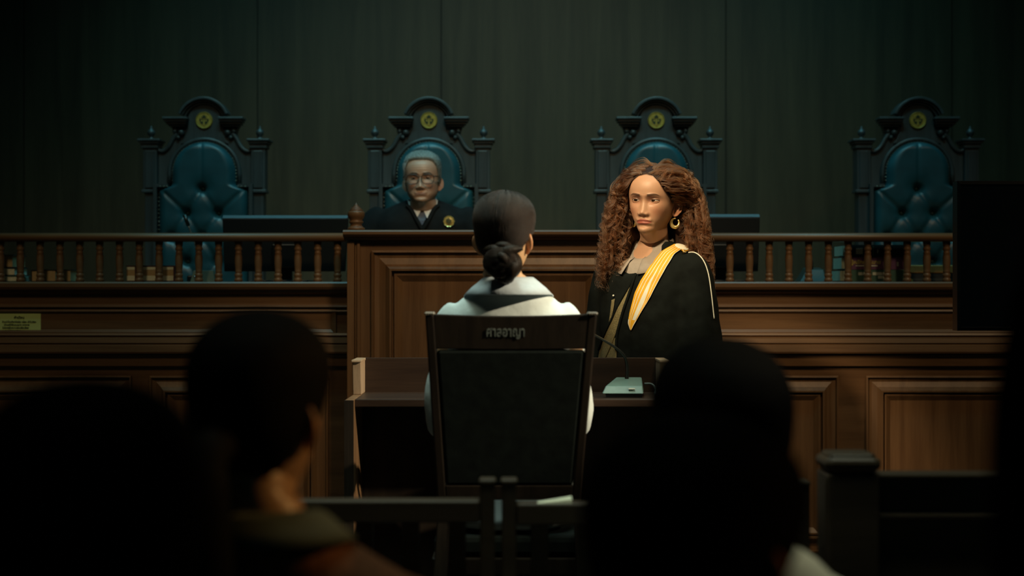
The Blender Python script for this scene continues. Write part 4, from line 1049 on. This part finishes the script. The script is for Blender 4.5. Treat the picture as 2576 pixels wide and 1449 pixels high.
ribbon([(1694, 617), (1666, 635), (1640, 669), (1614, 705), (1599, 739), (1586, 787), (1581.5, 813), (1588, 830)],
       [(1726, 621), (1697, 641), (1677.5, 672), (1659, 705), (1638, 746), (1614, 787), (1597, 817), (1590, 831)], band_c, 90, .006, st)
band = st.build('shoulder_band', [M_YBAND, M_WBAND], p1)
def disc_on(px, py, rx_, ry_, off, th, mb, n=28):
    d = (P(px, py, 1.0)-EYE).normalized(); h, n_, i, ds_ = BV.ray_cast(EYE, d)
    n_ = (n_+Vector((0, -.6, .25))).normalized(); ux = (Vector((1, 0, 0))-n_*n_.x).normalized(); uy = n_.cross(ux)
    mb.rings([[h+n_*(off+t)+ux*(rx_*q*math.cos(2*PI*k/n))+uy*(ry_*q*math.sin(2*PI*k/n)) for k in range(n)] for q, t in ((1, 0), (1, th), (.95, th*1.4), (.05, th*1.8))])
ob = MB(); disc_on(1712, 627, .0262, .0165, .006, .002, ob); ob.build('oval_edge', M_YBAND, band)
ob = MB(); disc_on(1712, 627, .0240, .0145, .009, .002, ob); ob.build('oval_tab', M_WBAND, band)
pe = MB(); pe.tube([drape(px, py, .003) for px, py in ((1730, 630), (1746, 636), (1760, 646), (1772, 664), (1781, 692), (1786, 725), (1790, 755), (1793, 785), (1795, 802))], .0019, 8, 0, 3)
pe.build('white_piping', M_WBAND, band)
# tweed jacket seen in the opening of the gown
tw = MB(); ribbon([(1589, 716), (1573, 745), (1556, 775), (1538, 810), (1522, 845), (1512, 872), (1506, 905)], [(1592, 716), (1580, 748), (1568, 780), (1559, 812), (1551, 840), (1540, 870), (1524, 905)], flat(10), 30, .004, tw)
ribbon([(1541, 755), (1537, 790), (1534, 812)], [(1549, 752), (1546, 776), (1537, 812)], flat(4), 12, .004, tw)
ribbon([(1532, 868), (1526, 905)], [(1553, 845), (1552, 905)], flat(8), 12, .0025, tw)
tw.build('tweed_jacket', M_TWEED, p1)
ed = MB()
ed.tube([drape(px, py, .004) for px, py in ((1601, 690), (1592, 716), (1581, 748), (1570, 780), (1561, 812), (1554, 842), (1552, 880))], .0045, 8, 0, 3)
ed.tube([drape(px, py, .004) for px, py in ((1598, 694), (1583, 722), (1566, 750), (1549, 785), (1534, 818), (1520, 850), (1508, 880))], .0040, 8, 0, 3)
ed.build('gown_edge', M_ROBE, p1)
MB().ball(drape(1600.5, 682.5, .006), .003, 6).ball(drape(1546, 744, .005), .0035, 6).build('button', M_WBAND, p1)
# shirt collar
co = MB()
def cl_rows(zt, dz, r0, tipdrop, open_a):
    def f(rad, z, out):
        def g_(a):
            t = abs(a-PI)/PI                      # 0 nape .. 1 throat
            rr = r0+rad; zd = z-(.030*sm((t-.35)/.65))-(tipdrop*sm((t-.62)/.38) if out else 0)
            return (rr*math.sin(a)*1.06, -(rr*1.0)*math.cos(a)+.018-(out*.006*t), zt+zd)
        return g_
    return [f(.000, -.022, 0), f(.002, 0, 0), f(.006, .002, 0), f(.011, -.006, .3), f(.020, -dz, 1)]
def l3(rad, z, drop, fw):
    def g_(a):
        t = abs(a-PI)/PI; rr = .058+rad; e_ = sm((t-.35)/.55)
        return (rr*math.sin(a)*(1.04+.5*fw*e_), -rr*math.cos(a)*(1+fw*e_)+.016, 1.456+z-.062*sm((t-.25)/.65)-drop*sm((t-.5)/.4))
    return g_
collar(co, BM1, [l3(-.004, -.03, 0, 0), l3(-.001, -.004, 0, 0.04), l3(.004, .0, 0, .12), l3(.010, -.004, .008, .44), l3(.017, -.017, .018, .58), l3(.023, -.028, .030, .70)], -.91, .91, 60)
col1 = co.build('shirt_collar', M_BEIGE, p1); so = col1.modifiers.new('thick', 'SOLIDIFY'); so.thickness = .0028
# earrings
for sd, nm_ in ((1, 'earring'), (-1, 'earring')):
    c0 = M1@Vector((sd*.074, .010, .052)); e = MB()
    ax_ = M1.to_3x3()@Vector((sd*.35, -.94, 0)).normalized(); ax_ = Vector((ax_.x, ax_.y, 0)).normalized()
    pts = []
    for k in range(25):
        th = math.radians(100-k*13.5); pts.append(c0+Vector((0, 0, -.013))+ax_.cross(Vector((0, 0, 1)))*(.0125*math.cos(th)*sd)*1+Vector((0, 0, .0145*math.sin(th))))
    rad = [.0022+.0042*math.sin(PI*k/24)**1.5 for k in range(25)]
    e.tube(pts, rad, 10); e.build(nm_, M_GOLDB, p1)
# curly hair: mass under the curls, then strands
def env(z): return pch(z, [(-.30, .17), (-.2, .190), (-.1, .188), (-.03, .178), (.04, .168), (.107, .152), (.15, .138), (.18, .122), (.2, .104), (.218, .074), (.232, .040), (.240, .004)])
hair1 = hair_cap(K1, M1, .002, M_HAIRB, p1)
hm_ = MB(); rows = []
for z in np.linspace(.20, -.24, 26):
    R_ = float(env(z))*.66; row = []
    a_l, a_r = math.radians(108), math.radians(360-68)
    if z > .12: a_l, a_r = math.radians(88), math.radians(360-74)
    N2 = 30
    out = [(R_*math.sin(a_l+(a_r-a_l)*k/N2)*1.0, -R_*math.cos(a_l+(a_r-a_l)*k/N2)+.015, z) for k in range(N2+1)]
    inn = [(x*.62, (y-.015)*.62+.015, z_) for x, y, z_ in out[::-1]]
    rows.append([M1@Vector(q) for q in out+inn])
hm_.rings(rows); hm_.build('hair_mass', M_HAIRB, hair1)
def curl_locks(n_locks, n_str, R0):
    cs_, rs_ = [], []
    npt = 56; T_ = np.linspace(0, 1, npt); C0 = np.array([0, .012, .10]); HL = K1['hairline']
    for L_ in range(n_locks):
        while True:
            v = rng.normal(size=3); v /= np.linalg.norm(v)
            z0 = .10+.122*v[2]; a0 = math.atan2(v[0], -v[1])
            if z0 > ip(abs(a0), HL)+.001 and z0 < .2215: break
        xs, ys = surf(np.array([a0]), np.array([z0]), K1); p0 = np.array([xs[0], ys[0], z0])
        sgn = 1 if p0[0] > .006 else -1
        amin = math.radians(106) if sgn > 0 else math.radians(62)
        ab = abs(a0) if a0*sgn > 0 else .1
        aend = sgn*max(ab+rng.uniform(-.1, .25), amin+rng.uniform(0, .6)*(rng.random() < .7)); aend = sgn*min(abs(aend), PI-.02)
        back = abs(aend) > 1.75
        zend = rng.uniform(-.27, -.08) if back else rng.uniform(-.20, -.05)
        k_ = rng.uniform(.88, 1.03) if rng.random() < .55 else 1-.5*rng.random()**1.5
        zq = min(.135, z0-.01)
        k_ *= (.92 if sgn < 0 else 1.0)
        Rq = float(env(zq))*k_; Q = np.array([Rq*math.sin(aend), -Rq*math.cos(aend)+.012, zq])
        d0 = p0-C0; d1 = Q-C0; r0 = np.linalg.norm(d0); r1 = np.linalg.norm(d1); d0 /= r0; d1 /= r1
        om = math.acos(np.clip(d0@d1, -1, 1)); tq = np.clip(.12+om*.22, .12, .5)
        s1 = np.clip(T_/tq, 0, 1); so_ = max(math.sin(om), 1e-3)
        dirs = (np.sin((1-s1)*om)[:, None]*d0+np.sin(s1*om)[:, None]*d1)/so_ if om > .02 else np.repeat(d1[None], npt, 0)
        lift = rng.uniform(.001, .009)
        rad = r0+.0045+(max(r1, r0+.010)-r0-.0045)*s1**2.0+lift*(.3 if z0 > .195 else 1)*np.sin(PI*np.minimum(s1*1.4, 1))
        base = C0+dirs*rad[:, None]
        s2 = np.clip((T_-tq)/(1-tq), 0, 1); z2 = zq+(zend-zq)*s2
        Re = env(np.clip(z2, -.3, .239))*k_
        hang = np.stack([Re*np.sin(aend), -Re*np.cos(aend)+.012+0*Re, z2], -1)
        wgt = (T_ > tq)[:, None]; base = np.where(wgt, hang, base)
        for _ in range(3): base[1:-1] = (base[:-2]+2*base[1:-1]+base[2:])/4
        seg = np.concatenate([[0], np.linalg.norm(np.diff(base, axis=0), axis=1)]); length = np.cumsum(seg)
        per = rng.uniform(.040, .085); am = rng.uniform(.005, .013); hd = rng.choice([-1, 1]); ph = rng.uniform(0, 2*PI)
        th = hd*2*PI*length/per*(1+.25*np.sin(length*rng.uniform(15, 40)+ph))+ph
        ampl = am*(.25*nsm(length/.04)+.75*nsm((length-.06)/.08))
        tan = np.gradient(base, axis=0); tan /= np.linalg.norm(tan, axis=1, keepdims=True)+1e-9
        out = base-np.array([0, .012, 0]); out[:, 2] = 0; out /= np.linalg.norm(out, axis=1, keepdims=True)+1e-9
        out = out-tan*(out*tan).sum(1, keepdims=True); out /= np.linalg.norm(out, axis=1, keepdims=True)+1e-9
        sid = np.cross(tan, out)
        sway = (.010*rng.normal()*np.sin(length*rng.uniform(8, 18)+rng.uniform(0, 6)))[:, None]*sid
        fr = nsm(length/.03)
        for s_ in range(n_str):
            jo, js_ = rng.normal(0, .0024), rng.normal(0, .0036); dth = rng.normal(0, .28)+rng.normal(0, .5)*T_; jam = rng.uniform(.8, 1.2)
            q = base+sway*fr[:, None]+out*(ampl*jam*np.cos(th+dth)+abs(jo)*.5+jo*fr)[:, None]+sid*(ampl*jam*np.sin(th+dth)+js_*(.5+.5*fr))[:, None]
            n_cut = npt-rng.integers(0, 8)
            cs_.append(xf(M1, q[:n_cut])); rs_.append((R0*(1-.6*T_)*rng.uniform(.8, 1.2))[:n_cut])
    return cs_, rs_
c1, r1 = curl_locks(1050, 14, .0007); c2, r2 = curl_locks(500, 1, .00035)
strands('curls', c1+c2, r1+r2, M_SA, hair1)
# trousers and shoes under the gown
lg = MB()
for sd in (-1, 1): lg.tube([BM1@Vector((sd*.08, 0, .92)), BM1@Vector((sd*.085, -.01, .5)), BM1@Vector((sd*.09, .01, .06))], [.085, .062, .05], 12, 0, 4)
lg.build('trousers', M_TROU, p1)
def shoes(r, MB_, spots, fl=0.0, fwd=(0, -1)):
    for x, y in spots:
        f = Vector((fwd[0], fwd[1], 0)); s_ = Vector((-f.y, f.x, 0)); R = []
        for t, w_, h in ((-.06, .030, .055), (-.03, .038, .075), (.03, .038, .06), (.09, .045, .04), (.14, .042, .03), (.175, .022, .02)):
            c = Vector((x, y, fl))+f*t
            R.append([MB_@(c+s_*(w_*math.cos(2*PI*k/12))+Vector((0, 0, max(h*(.5+.5*math.sin(2*PI*k/12)), 0.0)))) for k in range(12)])
        MB().rings(R).build('shoe', M_SHOE, r)
shoes(p1, BM1, [(-.09, .02), (.09, .02)])

# ------------------------------------------------------------------ judge
SKJ = (0.36, 0.235, 0.165)
JZ = zz(515, 6.42)
HLJ = [(0, .186), (.4, .186), (.75, .180), (1.0, .160), (1.25, .125), (1.42, .080), (1.6, .105), (1.9, .07), (2.3, .045), (PI, .03)]
K2 = dict(pos=(xx(1063, 6.42), 6.42, JZ+.05*1.03), yaw=-2, roll=-1, pitch=-2, scale=1.03, wide=1.05, jaw=.16, gaze=(0, -.12), open=5, openlow=6, lipf=.80, lipw=.027, browt=1.5, old=True, nosew=1.2, nose=.95, socket_shade=.3, hairline=HLJ, neckw=1.25, frown=1.8)
jx = xx(1063, 6.5)
neck2 = [(JZ-.055, .066, .062, .062, .01), (JZ-.075, .075, .066, .066, .01), (JZ-.10, .12, .07, .07, .01), (JZ-.15, .18, .10, .09, 0), (1.3, .18, .13, .10, 0), (1.1, .19, .14, .11, 0)]
arms2 = {1: [(.20, .0, 1.54), (.27, -.05, 1.30), (.16, -.22, 1.345)], -1: [(-.20, .0, 1.54), (-.27, -.05, 1.30), (-.16, -.22, 1.345)]}
p2, M2, BM2 = make_person('person', 'grey haired man with glasses seated in black gown, white collar and round gold badge', K2,
    dict(pos=(jx, 6.50, 0), yaw=0, neck=neck2, arms=arms2, floor=DAIS), SKJ, True, None, (0.26, 0.145, 0.115), (.022, .018, .014))
def jz(py): return zz(py, 6.45)
jr = [(.068, .052, .060, jz(498), .03), (.095, .062, .068, jz(505), .025), (.135, .080, .080, jz(514), .02), (.178, .098, .090, jz(525), .012), (.215, .112, .10, jz(540), .005), (.238, .122, .105, jz(558), 0), (.245, .13, .11, jz(590), 0), (.24, .14, .115, 1.35, 0), (.25, .15, .12, 1.15, 0), (.27, .16, .13, 1.06, 0), (.22, .16, .13, 1.04, 0)]
js = []
for sd in (-1, 1): js.append(([(sd*.17, 0, jz(540)), (sd*.215, -.01, jz(565)), (sd*.255, -.04, 1.42), (sd*.262, -.09, 1.335), (sd*.20, -.17, 1.375), (sd*.175, -.20, 1.385)], [.05, .068, .07, .068, .062, .055]))
jg = garment(jr, js, BM2).build('gown', M_JROBE, p2, remesh=.012, smooth_it=4); folds(jg, .1, .012)
bpy.context.view_layer.update(); dg = bpy.context.evaluated_depsgraph_get(); BV = bvh_of(jg)
def drj(px, py, off):
    d = (P(px, py, 1.0)-EYE).normalized(); h, n, i, ds_ = BV.ray_cast(EYE, d)
    if h is None: h, n, i, ds_ = BV.find_nearest(P(px, py, 6.4))
    return h+n*off
def flatpoly(pts, off, mb, thick=.004):
    q = [drj(x, y, off) for x, y in pts]; n = len(q)
    mb.add(q+[v+Vector((0, thick, 0)) for v in q], [tuple(range(n))[::-1], tuple(range(n, 2*n))]+[(i, (i+1) % n, n+(i+1) % n, n+i) for i in range(n)])
vn = MB(); flatpoly([(1026, 500), (1040, 525), (1062, 562), (1085, 528), (1100, 500), (1063, 500)], .003, vn); vn.build('shirt_front', M_WHITE, p2)
tm = MB(); flatpoly([(1056, 538), (1068, 538), (1073, 548), (1069, 556), (1062, 568), (1055, 556), (1051, 548)], .010, tm, .006); tm.build('tie', M_TIE, p2)
cm = MB()
flatpoly([(1024, 493), (1030, 500), (1058, 536), (1050, 550), (1036, 528), (1026, 508)], .012, cm); flatpoly([(1102, 493), (1097, 502), (1067, 536), (1075, 552), (1090, 528), (1100, 508)], .012, cm)
cm.build('shirt_collar', M_WHITE, p2)
sk_ = MB()
vv = MB()
for pts in ([(1020, 500), (1034, 528), (1050, 556), (1063, 580)], [(1105, 500), (1092, 528), (1077, 556), (1063, 580)]): vv.tube([drj(x, y, .006) for x, y in pts], .010, 8, 0, 4)
vv.build('gown_edge', M_JROBE, p2)
bc_ = drj(1129, 558, .006); bd = MB()
bd.rings([[bc_+Vector((q*.0255*math.cos(2*PI*k/20)*(1+.06*math.cos(10*PI*k/10)), -y_, q*.0255*math.sin(2*PI*k/20))) for k in range(20)] for q, y_ in ((.9, -.004), (1, .002), (.95, .007), (.75, .004), (.6, .009), (.2, .011))], 0, False, True, True)
bdo = bd.build('gold_badge', M_GOLDB, p2)
mk = MB()
for sg in (-1, 1): mk.prism([(bc_.x+sg*x, bc_.z+z) for x, z in ((.003, .012), (.012, .008), (.010, -.004), (.004, -.008))][::sg], 'y', bc_.y-.0125, bc_.y-.004)
mk.prism([(bc_.x+x, bc_.z+z) for x, z in ((-.002, .016), (.002, .016), (.002, -.014), (-.002, -.014))], 'y', bc_.y-.0135, bc_.y-.004); mk.build('badge_relief', M_MOTIF, bdo)
hair2 = hair_cap(K2, M2, lambda A, Z: .005+.009*nsm((Z-.150)/.06), M_HAIRG, p2, groove=.0012)
def short_hair(K, M, n, ln, dirf, mat, parent, R0=.0006):
    cs_, rs_ = [], []
    for _ in range(n):
        a0 = rng.uniform(-PI, PI); z0 = .222-.20*rng.random()
        if z0 < ip(abs(a0), K.get('hairline', HAIRL))+.002: continue
        T_ = np.linspace(0, 1, 8); z, a, th = dirf(a0, z0, T_)
        x, y = surf(a, np.clip(z, 0, .2215), K); p = np.stack([x, y, z], -1); c = np.array([0, .012, .115]); dr = p-c; dr /= np.linalg.norm(dr, axis=-1, keepdims=True)
        cs_.append(xf(M, p+dr*th[:, None]+rng.normal(0, .0006, (8, 3)))); rs_.append(R0*(1-.6*T_))
    return strands('hair_strands', cs_, rs_, mat, parent)
def jd(a0, z0, T_):
    top = nsm((z0-.165)/.03)*nsm((1.9-abs(a0))/.6)
    return z0-.030*T_*(1-top)+.012*T_*top-.010*top*T_**2, a0+(.22*T_*np.sign(a0)+.18*T_)*1.0, .005+(.008*top+.004)*(.35+.65*T_)
short_hair(K2, M2, 6000, .03, jd, M_SG, hair2, .0008)
# spectacles
sp = MB(); RE = .0125
fr = []
for sd in (-1, 1):
    c = (sd*.0325, -.104, .1015); pts = []
    for k in range(41):
        th = 2*PI*k/40; cx_, sz_ = math.cos(th), math.sin(th)
        pts.append(M2@Vector((c[0]+.0265*math.copysign(abs(cx_)**.8, cx_), c[1]+.004*abs(sd*cx_+1)*.5*0+.006*max(sd*cx_, 0)**2, c[2]+(.0190 if sz_ > 0 else .0225)*math.copysign(abs(sz_)**.8, sz_))))
    sp.tube(pts, .0020, 8)
    sp.tube([M2@Vector((sd*.0580, -.099, .112)), M2@Vector((sd*.074, -.085, .112)), M2@Vector((sd*.081, -.03, .110)), M2@Vector((sd*.083, .012, .108))], [.0026, .0026, .002, .002], 8, 0, 3)
sp.tube([M2@Vector((-.008, -.104, .108)), M2@Vector((0, -.108, .111)), M2@Vector((.008, -.104, .108))], .0020, 8, 0, 4)
gl = sp.build('spectacles', M_MOTIF if False else plain('brown_horn_frame', (.035, .018, .010), .3), p2)
ln = MB()
for sd in (-1, 1):
    ln.rings([[M2@Vector((sd*.0325+.0255*q*math.cos(2*PI*k/24), -.104-(1-q)*.002+dy, .0998+.0205*q*math.sin(2*PI*k/24))) for k in range(24)] for q, dy in ((.05, 0), (1, 0), (1, .001), (.05, .001))])
ln.build('lens', M_LENS, gl)
lg = MB()
for sd in (-1, 1): lg.tube([BM2@Vector((sd*.10, -.02, 1.13)), BM2@Vector((sd*.11, -.28, 1.12)), BM2@Vector((sd*.11, -.36, 1.06)), BM2@Vector((sd*.11, -.34, .70))], [.085, .075, .065, .05], 12, 0, 4)
lg.build('trousers', M_TROU, p2); shoes(p2, BM2, [(-.11, -.30), (.11, -.30)], DAIS)

# ------------------------------------------------------------------ witness (seated woman seen from behind)
SKS = (0.60, 0.36, 0.19)
SZ = 1.325
K3 = dict(pos=(-.020, 3.79, SZ+.045), yaw=166, roll=0, pitch=0, scale=.965, wide=1.04, earx=.93, hairline=[(0, .192), (.7, .175), (1.0, .15), (1.3, .122), (1.5, .112), (1.75, .100), (2.0, .080), (2.4, .062), (PI, .045)], neckw=1.14)
neck3 = [(1.315, .056, .050, .054, .012), (1.295, .060, .05, .056, .012), (1.27, .10, .055, .065, .01), (1.235, .15, .065, .08, 0), (1.1, .165, .09, .09, 0), (.9, .13, .09, .085, 0), (.72, .16, .11, .11, 0)]
arms3 = {1: [(.155, .0, 1.20), (.168, -.01, .96), (.13, -.26, .93)], -1: [(-.155, .0, 1.20), (-.168, -.01, .96), (-.13, -.26, .93)]}
p3, M3, BM3 = make_person('person', 'seated woman from behind with dark hair in a low bun and pale shirt', K3,
    dict(pos=(-.009, 3.80, 0), yaw=180, neck=neck3, arms=arms3, floor=PLAT), SKS, True, None, None, (.016, .010, .007))
sr_ = [(.060, .052, .062, 1.303, .012), (.085, .058, .070, 1.288, .010), (.112, .064, .078, 1.270, .006), (.138, .072, .086, 1.248, .002), (.160, .08, .092, 1.222, 0), (.172, .092, .098, 1.18, 0), (.175, .105, .100, 1.08, 0), (.165, .105, .098, .95, 0), (.168, .11, .105, .78, 0), (.175, .13, .13, .68, 0), (.15, .12, .12, .665, 0)]
ss = []
for sd in (-1, 1): ss.append(([(sd*.130, 0, 1.232), (sd*.156, .0, 1.195), (sd*.166, -.005, 1.10), (sd*.183, -.010, 1.0), (sd*.176, -.04, .930), (sd*.155, -.12, .915), (sd*.13, -.235, .928)], [.036, .044, .042, .042, .046, .042, .034]))
folds(garment(sr_, ss, BM3).build('shirt', M_SHIRT, p3, remesh=.009, smooth_it=5), .09, .008)
co = MB()
def f3(rad, z, out):
    def g_(a):
        t = abs(a-PI)/PI; rr = .056+rad
        return (rr*math.sin(a)*1.10, -rr*math.cos(a)+.014, 1.318+z-.028*sm((t-.35)/.6)-out*.012*sm((t-.4)/.5))
    return g_
collar(co, BM3, [f3(.000, -.03, 0), f3(.002, -.002, 0), f3(.006, .001, 0), f3(.014, -.006, .2), f3(.034, -.024, .7), f3(.052, -.044, 1)], -.9, .9, 56)
c3 = co.build('shirt_collar', M_SHIRTC, p3); so = c3.modifiers.new('thick', 'SOLIDIFY'); so.thickness = .003
hair3 = hair_cap(K3, M3, lambda A, Z: .005+.005*nsm((Z-.12)/.08)+.002*nsm((np.abs(A)-2)/.8), M_HAIRD, p3, groove=.0008)
# bun
bc3 = Vector((-.026, .104, .030)); bn = MB()
bn.ball((0, 0, 0), 1.0, 14)
bn.V = [tuple(M3@(bc3+Vector((v[0]*.050, v[1]*.034, v[2]*.044)))) for v in bn.V]
for k, (off, tilt, ln_, rr) in enumerate((((.018, .020, .022), 25, .040, .017), ((-.014, .022, .020), -30, .042, .017), ((.022, .024, -.008), 70, .040, .016), ((-.018, .026, -.010), 110, .040, .017), ((.002, .032, .006), 40, .036, .016), ((.004, .024, -.028), 5, .036, .015), ((.0, .018, .036), 0, .034, .013))):
    ca_, sa_ = math.cos(math.radians(tilt)), math.sin(math.radians(tilt)); pts = []
    for t in np.linspace(-1, 1, 9):
        u = ln_*t; v_ = .012*(1-t*t); pts.append(M3@(bc3+Vector((off[0]+u*ca_-v_*sa_, off[1]-.020*t*t, off[2]+u*sa_+v_*ca_))))
    bn.tube(pts, [rr*(1-.75*abs(t)**2.2) for t in np.linspace(-1, 1, 9)], 12, 0, 3)
bn.tube([M3@(bc3+Vector(v)) for v in ((0, -.01, -.02), (.002, .0, -.038), (.003, .004, -.050))], [.030, .026, .016], 12, 0, 4)
bun = bn.build('bun', M_HAIRD, hair3)
cs_, rs_ = [], []
for _ in range(9000):
    a0 = rng.uniform(-PI, PI); z0 = .2215-.19*rng.random()
    if z0 < ip(abs(a0), K3['hairline'])+.001: continue
    T_ = np.linspace(0, 1, 18); z1 = rng.uniform(.025, .075); a1 = math.copysign(PI-rng.uniform(0, .35), a0)
    z = z0+(z1-z0)*T_**1.5; a = a0+(a1-a0)*(nsm(T_)*.6+.4*T_)
    x, y = surf(a, np.clip(z, 0, .2215), K3); p = np.stack([x, y, z], -1); c = np.array([0, .012, .115]); dr = p-c; dr /= np.linalg.norm(dr, axis=-1, keepdims=True)
    th = .0062+.005*nsm((z-.12)/.08)+.002*nsm((np.abs(a)-2)/.8)+rng.uniform(0, .002)
    cs_.append(xf(M3, p+dr*th[:, None]+rng.normal(0, .0003, (18, 3)))); rs_.append(.00045*np.ones(18))
for _ in range(2600):
    th0 = rng.uniform(0, 2*PI); R_ = .040*math.sqrt(rng.random()); q = np.linspace(th0, th0+rng.uniform(1.5, 4), 20); tl_ = rng.normal(0, .9)
    x = R_*1.15*np.cos(q); z = R_*np.sin(q); y = .030*np.sqrt(np.clip(1-(R_/.048)**2, 0, 1))+.010+.006*np.sin(q*2+tl_)
    cs_.append(xf(M3, np.stack([x+bc3.x+.004, y+bc3.y, z+bc3.z+.004], -1)+rng.normal(0, .0008, 3))); rs_.append(.0005*np.ones(20))
strands('hair_strands', cs_, rs_, M_SD, hair3)
lg = MB()
for sd in (-1, 1): lg.tube([BM3@Vector((sd*.085, -.02, .725)), BM3@Vector((sd*.09, -.30, .735)), BM3@Vector((sd*.09, -.40, .68)), BM3@Vector((sd*.09, -.38, .28))], [.072, .066, .058, .045], 12, 0, 4)
lg.build('trousers', M_TROU, p3); shoes(p3, BM3, [(-.09, -.36), (.09, -.36)], PLAT)

# ------------------------------------------------------------------ gallery audience (near, out of focus, from behind)
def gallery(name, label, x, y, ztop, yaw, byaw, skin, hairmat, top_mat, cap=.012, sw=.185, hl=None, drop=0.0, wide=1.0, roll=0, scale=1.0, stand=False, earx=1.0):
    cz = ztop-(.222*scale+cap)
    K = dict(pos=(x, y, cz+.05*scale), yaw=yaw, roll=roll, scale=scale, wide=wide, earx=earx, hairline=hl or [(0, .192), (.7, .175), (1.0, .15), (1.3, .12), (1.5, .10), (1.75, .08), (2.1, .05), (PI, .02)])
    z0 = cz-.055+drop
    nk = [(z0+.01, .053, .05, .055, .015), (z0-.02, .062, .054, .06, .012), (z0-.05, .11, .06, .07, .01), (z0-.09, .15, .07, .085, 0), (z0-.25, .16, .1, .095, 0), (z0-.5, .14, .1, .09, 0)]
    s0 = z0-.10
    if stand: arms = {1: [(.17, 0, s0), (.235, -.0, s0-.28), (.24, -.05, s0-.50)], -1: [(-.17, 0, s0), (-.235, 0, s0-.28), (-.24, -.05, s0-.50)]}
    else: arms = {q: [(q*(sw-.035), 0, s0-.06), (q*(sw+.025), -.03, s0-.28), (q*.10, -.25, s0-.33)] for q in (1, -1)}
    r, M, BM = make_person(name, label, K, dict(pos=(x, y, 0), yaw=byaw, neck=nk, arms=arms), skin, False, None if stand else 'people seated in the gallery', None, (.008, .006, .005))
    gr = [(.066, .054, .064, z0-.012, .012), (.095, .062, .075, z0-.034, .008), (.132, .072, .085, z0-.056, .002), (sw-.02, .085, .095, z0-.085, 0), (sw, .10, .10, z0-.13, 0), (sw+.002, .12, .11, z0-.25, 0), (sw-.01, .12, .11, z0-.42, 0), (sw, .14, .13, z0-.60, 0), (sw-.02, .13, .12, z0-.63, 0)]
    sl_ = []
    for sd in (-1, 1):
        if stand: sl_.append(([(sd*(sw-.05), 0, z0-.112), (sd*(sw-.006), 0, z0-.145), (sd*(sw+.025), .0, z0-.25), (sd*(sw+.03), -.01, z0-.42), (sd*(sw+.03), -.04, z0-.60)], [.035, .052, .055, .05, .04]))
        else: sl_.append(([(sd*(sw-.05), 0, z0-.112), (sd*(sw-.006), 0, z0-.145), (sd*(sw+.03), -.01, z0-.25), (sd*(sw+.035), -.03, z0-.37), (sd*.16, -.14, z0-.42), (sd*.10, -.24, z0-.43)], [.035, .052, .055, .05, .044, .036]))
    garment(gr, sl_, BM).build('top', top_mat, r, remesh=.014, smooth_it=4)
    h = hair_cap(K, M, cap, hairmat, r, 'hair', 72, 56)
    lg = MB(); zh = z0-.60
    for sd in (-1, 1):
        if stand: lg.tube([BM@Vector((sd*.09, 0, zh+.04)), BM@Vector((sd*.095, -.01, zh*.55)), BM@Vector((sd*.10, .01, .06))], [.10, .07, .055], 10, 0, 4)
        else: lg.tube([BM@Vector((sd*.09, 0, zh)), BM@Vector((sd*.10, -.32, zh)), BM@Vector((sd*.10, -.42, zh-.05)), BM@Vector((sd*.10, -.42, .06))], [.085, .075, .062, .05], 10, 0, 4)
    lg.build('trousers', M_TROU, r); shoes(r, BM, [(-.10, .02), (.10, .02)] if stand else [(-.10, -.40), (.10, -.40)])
    return r, M, BM, h, K, z0
# woman with a ponytail
d1 = 1.78
gA, MA, BA, hA, KA, zA_ = gallery('person', 'blurred woman with a dark ponytail and rust brown top, seen from behind at left', xx(655, d1), d1, zz(778, d1), 163, 176, (0.42, 0.24, 0.12), M_HAIRK, M_RUST, .011, .20, None, .045)
pt = MB(); pt.tube([MA@Vector(v) for v in ((0, .10, .075), (0, .135, .065), (.0, .150, .02), (0.0, .145, -.06), (.0, .135, -.15), (.0, .125, -.24), (.0, .12, -.30))], [.022, .026, .034, .036, .034, .026, .008], 14, 0, 5)
pt.build('ponytail', M_HAIRK, hA)
cA = MB()
def fA(rad, z, out):
    def g_(a):
        t = abs(a-PI)/PI; rr = .058+rad
        return (rr*math.sin(a)*1.25, -rr*math.cos(a)+.014, zA_+z-.02*sm((t-.35)/.6))
    return g_
collar(cA, BA, [fA(0, -.02, 0), fA(.003, .002, 0), fA(.012, -.004, 0), fA(.026, -.020, 0), (fA(.040, -.034, 0))], -.9, .9, 40)
ca = cA.build('collar', M_SAGE, gA); so = ca.modifiers.new('thick', 'SOLIDIFY'); so.thickness = .004
# man, mid right, white shirt
d2 = 1.92
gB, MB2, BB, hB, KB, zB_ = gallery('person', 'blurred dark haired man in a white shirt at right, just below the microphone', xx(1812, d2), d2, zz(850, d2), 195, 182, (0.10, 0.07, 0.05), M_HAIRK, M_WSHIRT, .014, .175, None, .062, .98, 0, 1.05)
# nearest, right of centre
d3 = 1.30
gallery('person', 'very near blurred dark head low right of centre, ear catching orange light', xx(1752, d3), d3, zz(1035, d3), 140, 175, (0.34, 0.12, 0.05), M_HAIRK, M_DARKC, .018, .19, [(0, .19), (.7, .175), (1.0, .15), (1.3, .12), (1.5, .10), (1.75, .07), (2.1, .03), (PI, .0)], 0, 1.20, 0, .93, False, 1.16)
# nearest, left
d4 = 1.20
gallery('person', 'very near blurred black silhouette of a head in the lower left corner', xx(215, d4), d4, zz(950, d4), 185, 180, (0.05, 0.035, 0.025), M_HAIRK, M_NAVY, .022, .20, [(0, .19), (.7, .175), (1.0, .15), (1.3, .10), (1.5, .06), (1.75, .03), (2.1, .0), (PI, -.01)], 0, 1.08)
# far right, only an edge in view
d5 = 1.0
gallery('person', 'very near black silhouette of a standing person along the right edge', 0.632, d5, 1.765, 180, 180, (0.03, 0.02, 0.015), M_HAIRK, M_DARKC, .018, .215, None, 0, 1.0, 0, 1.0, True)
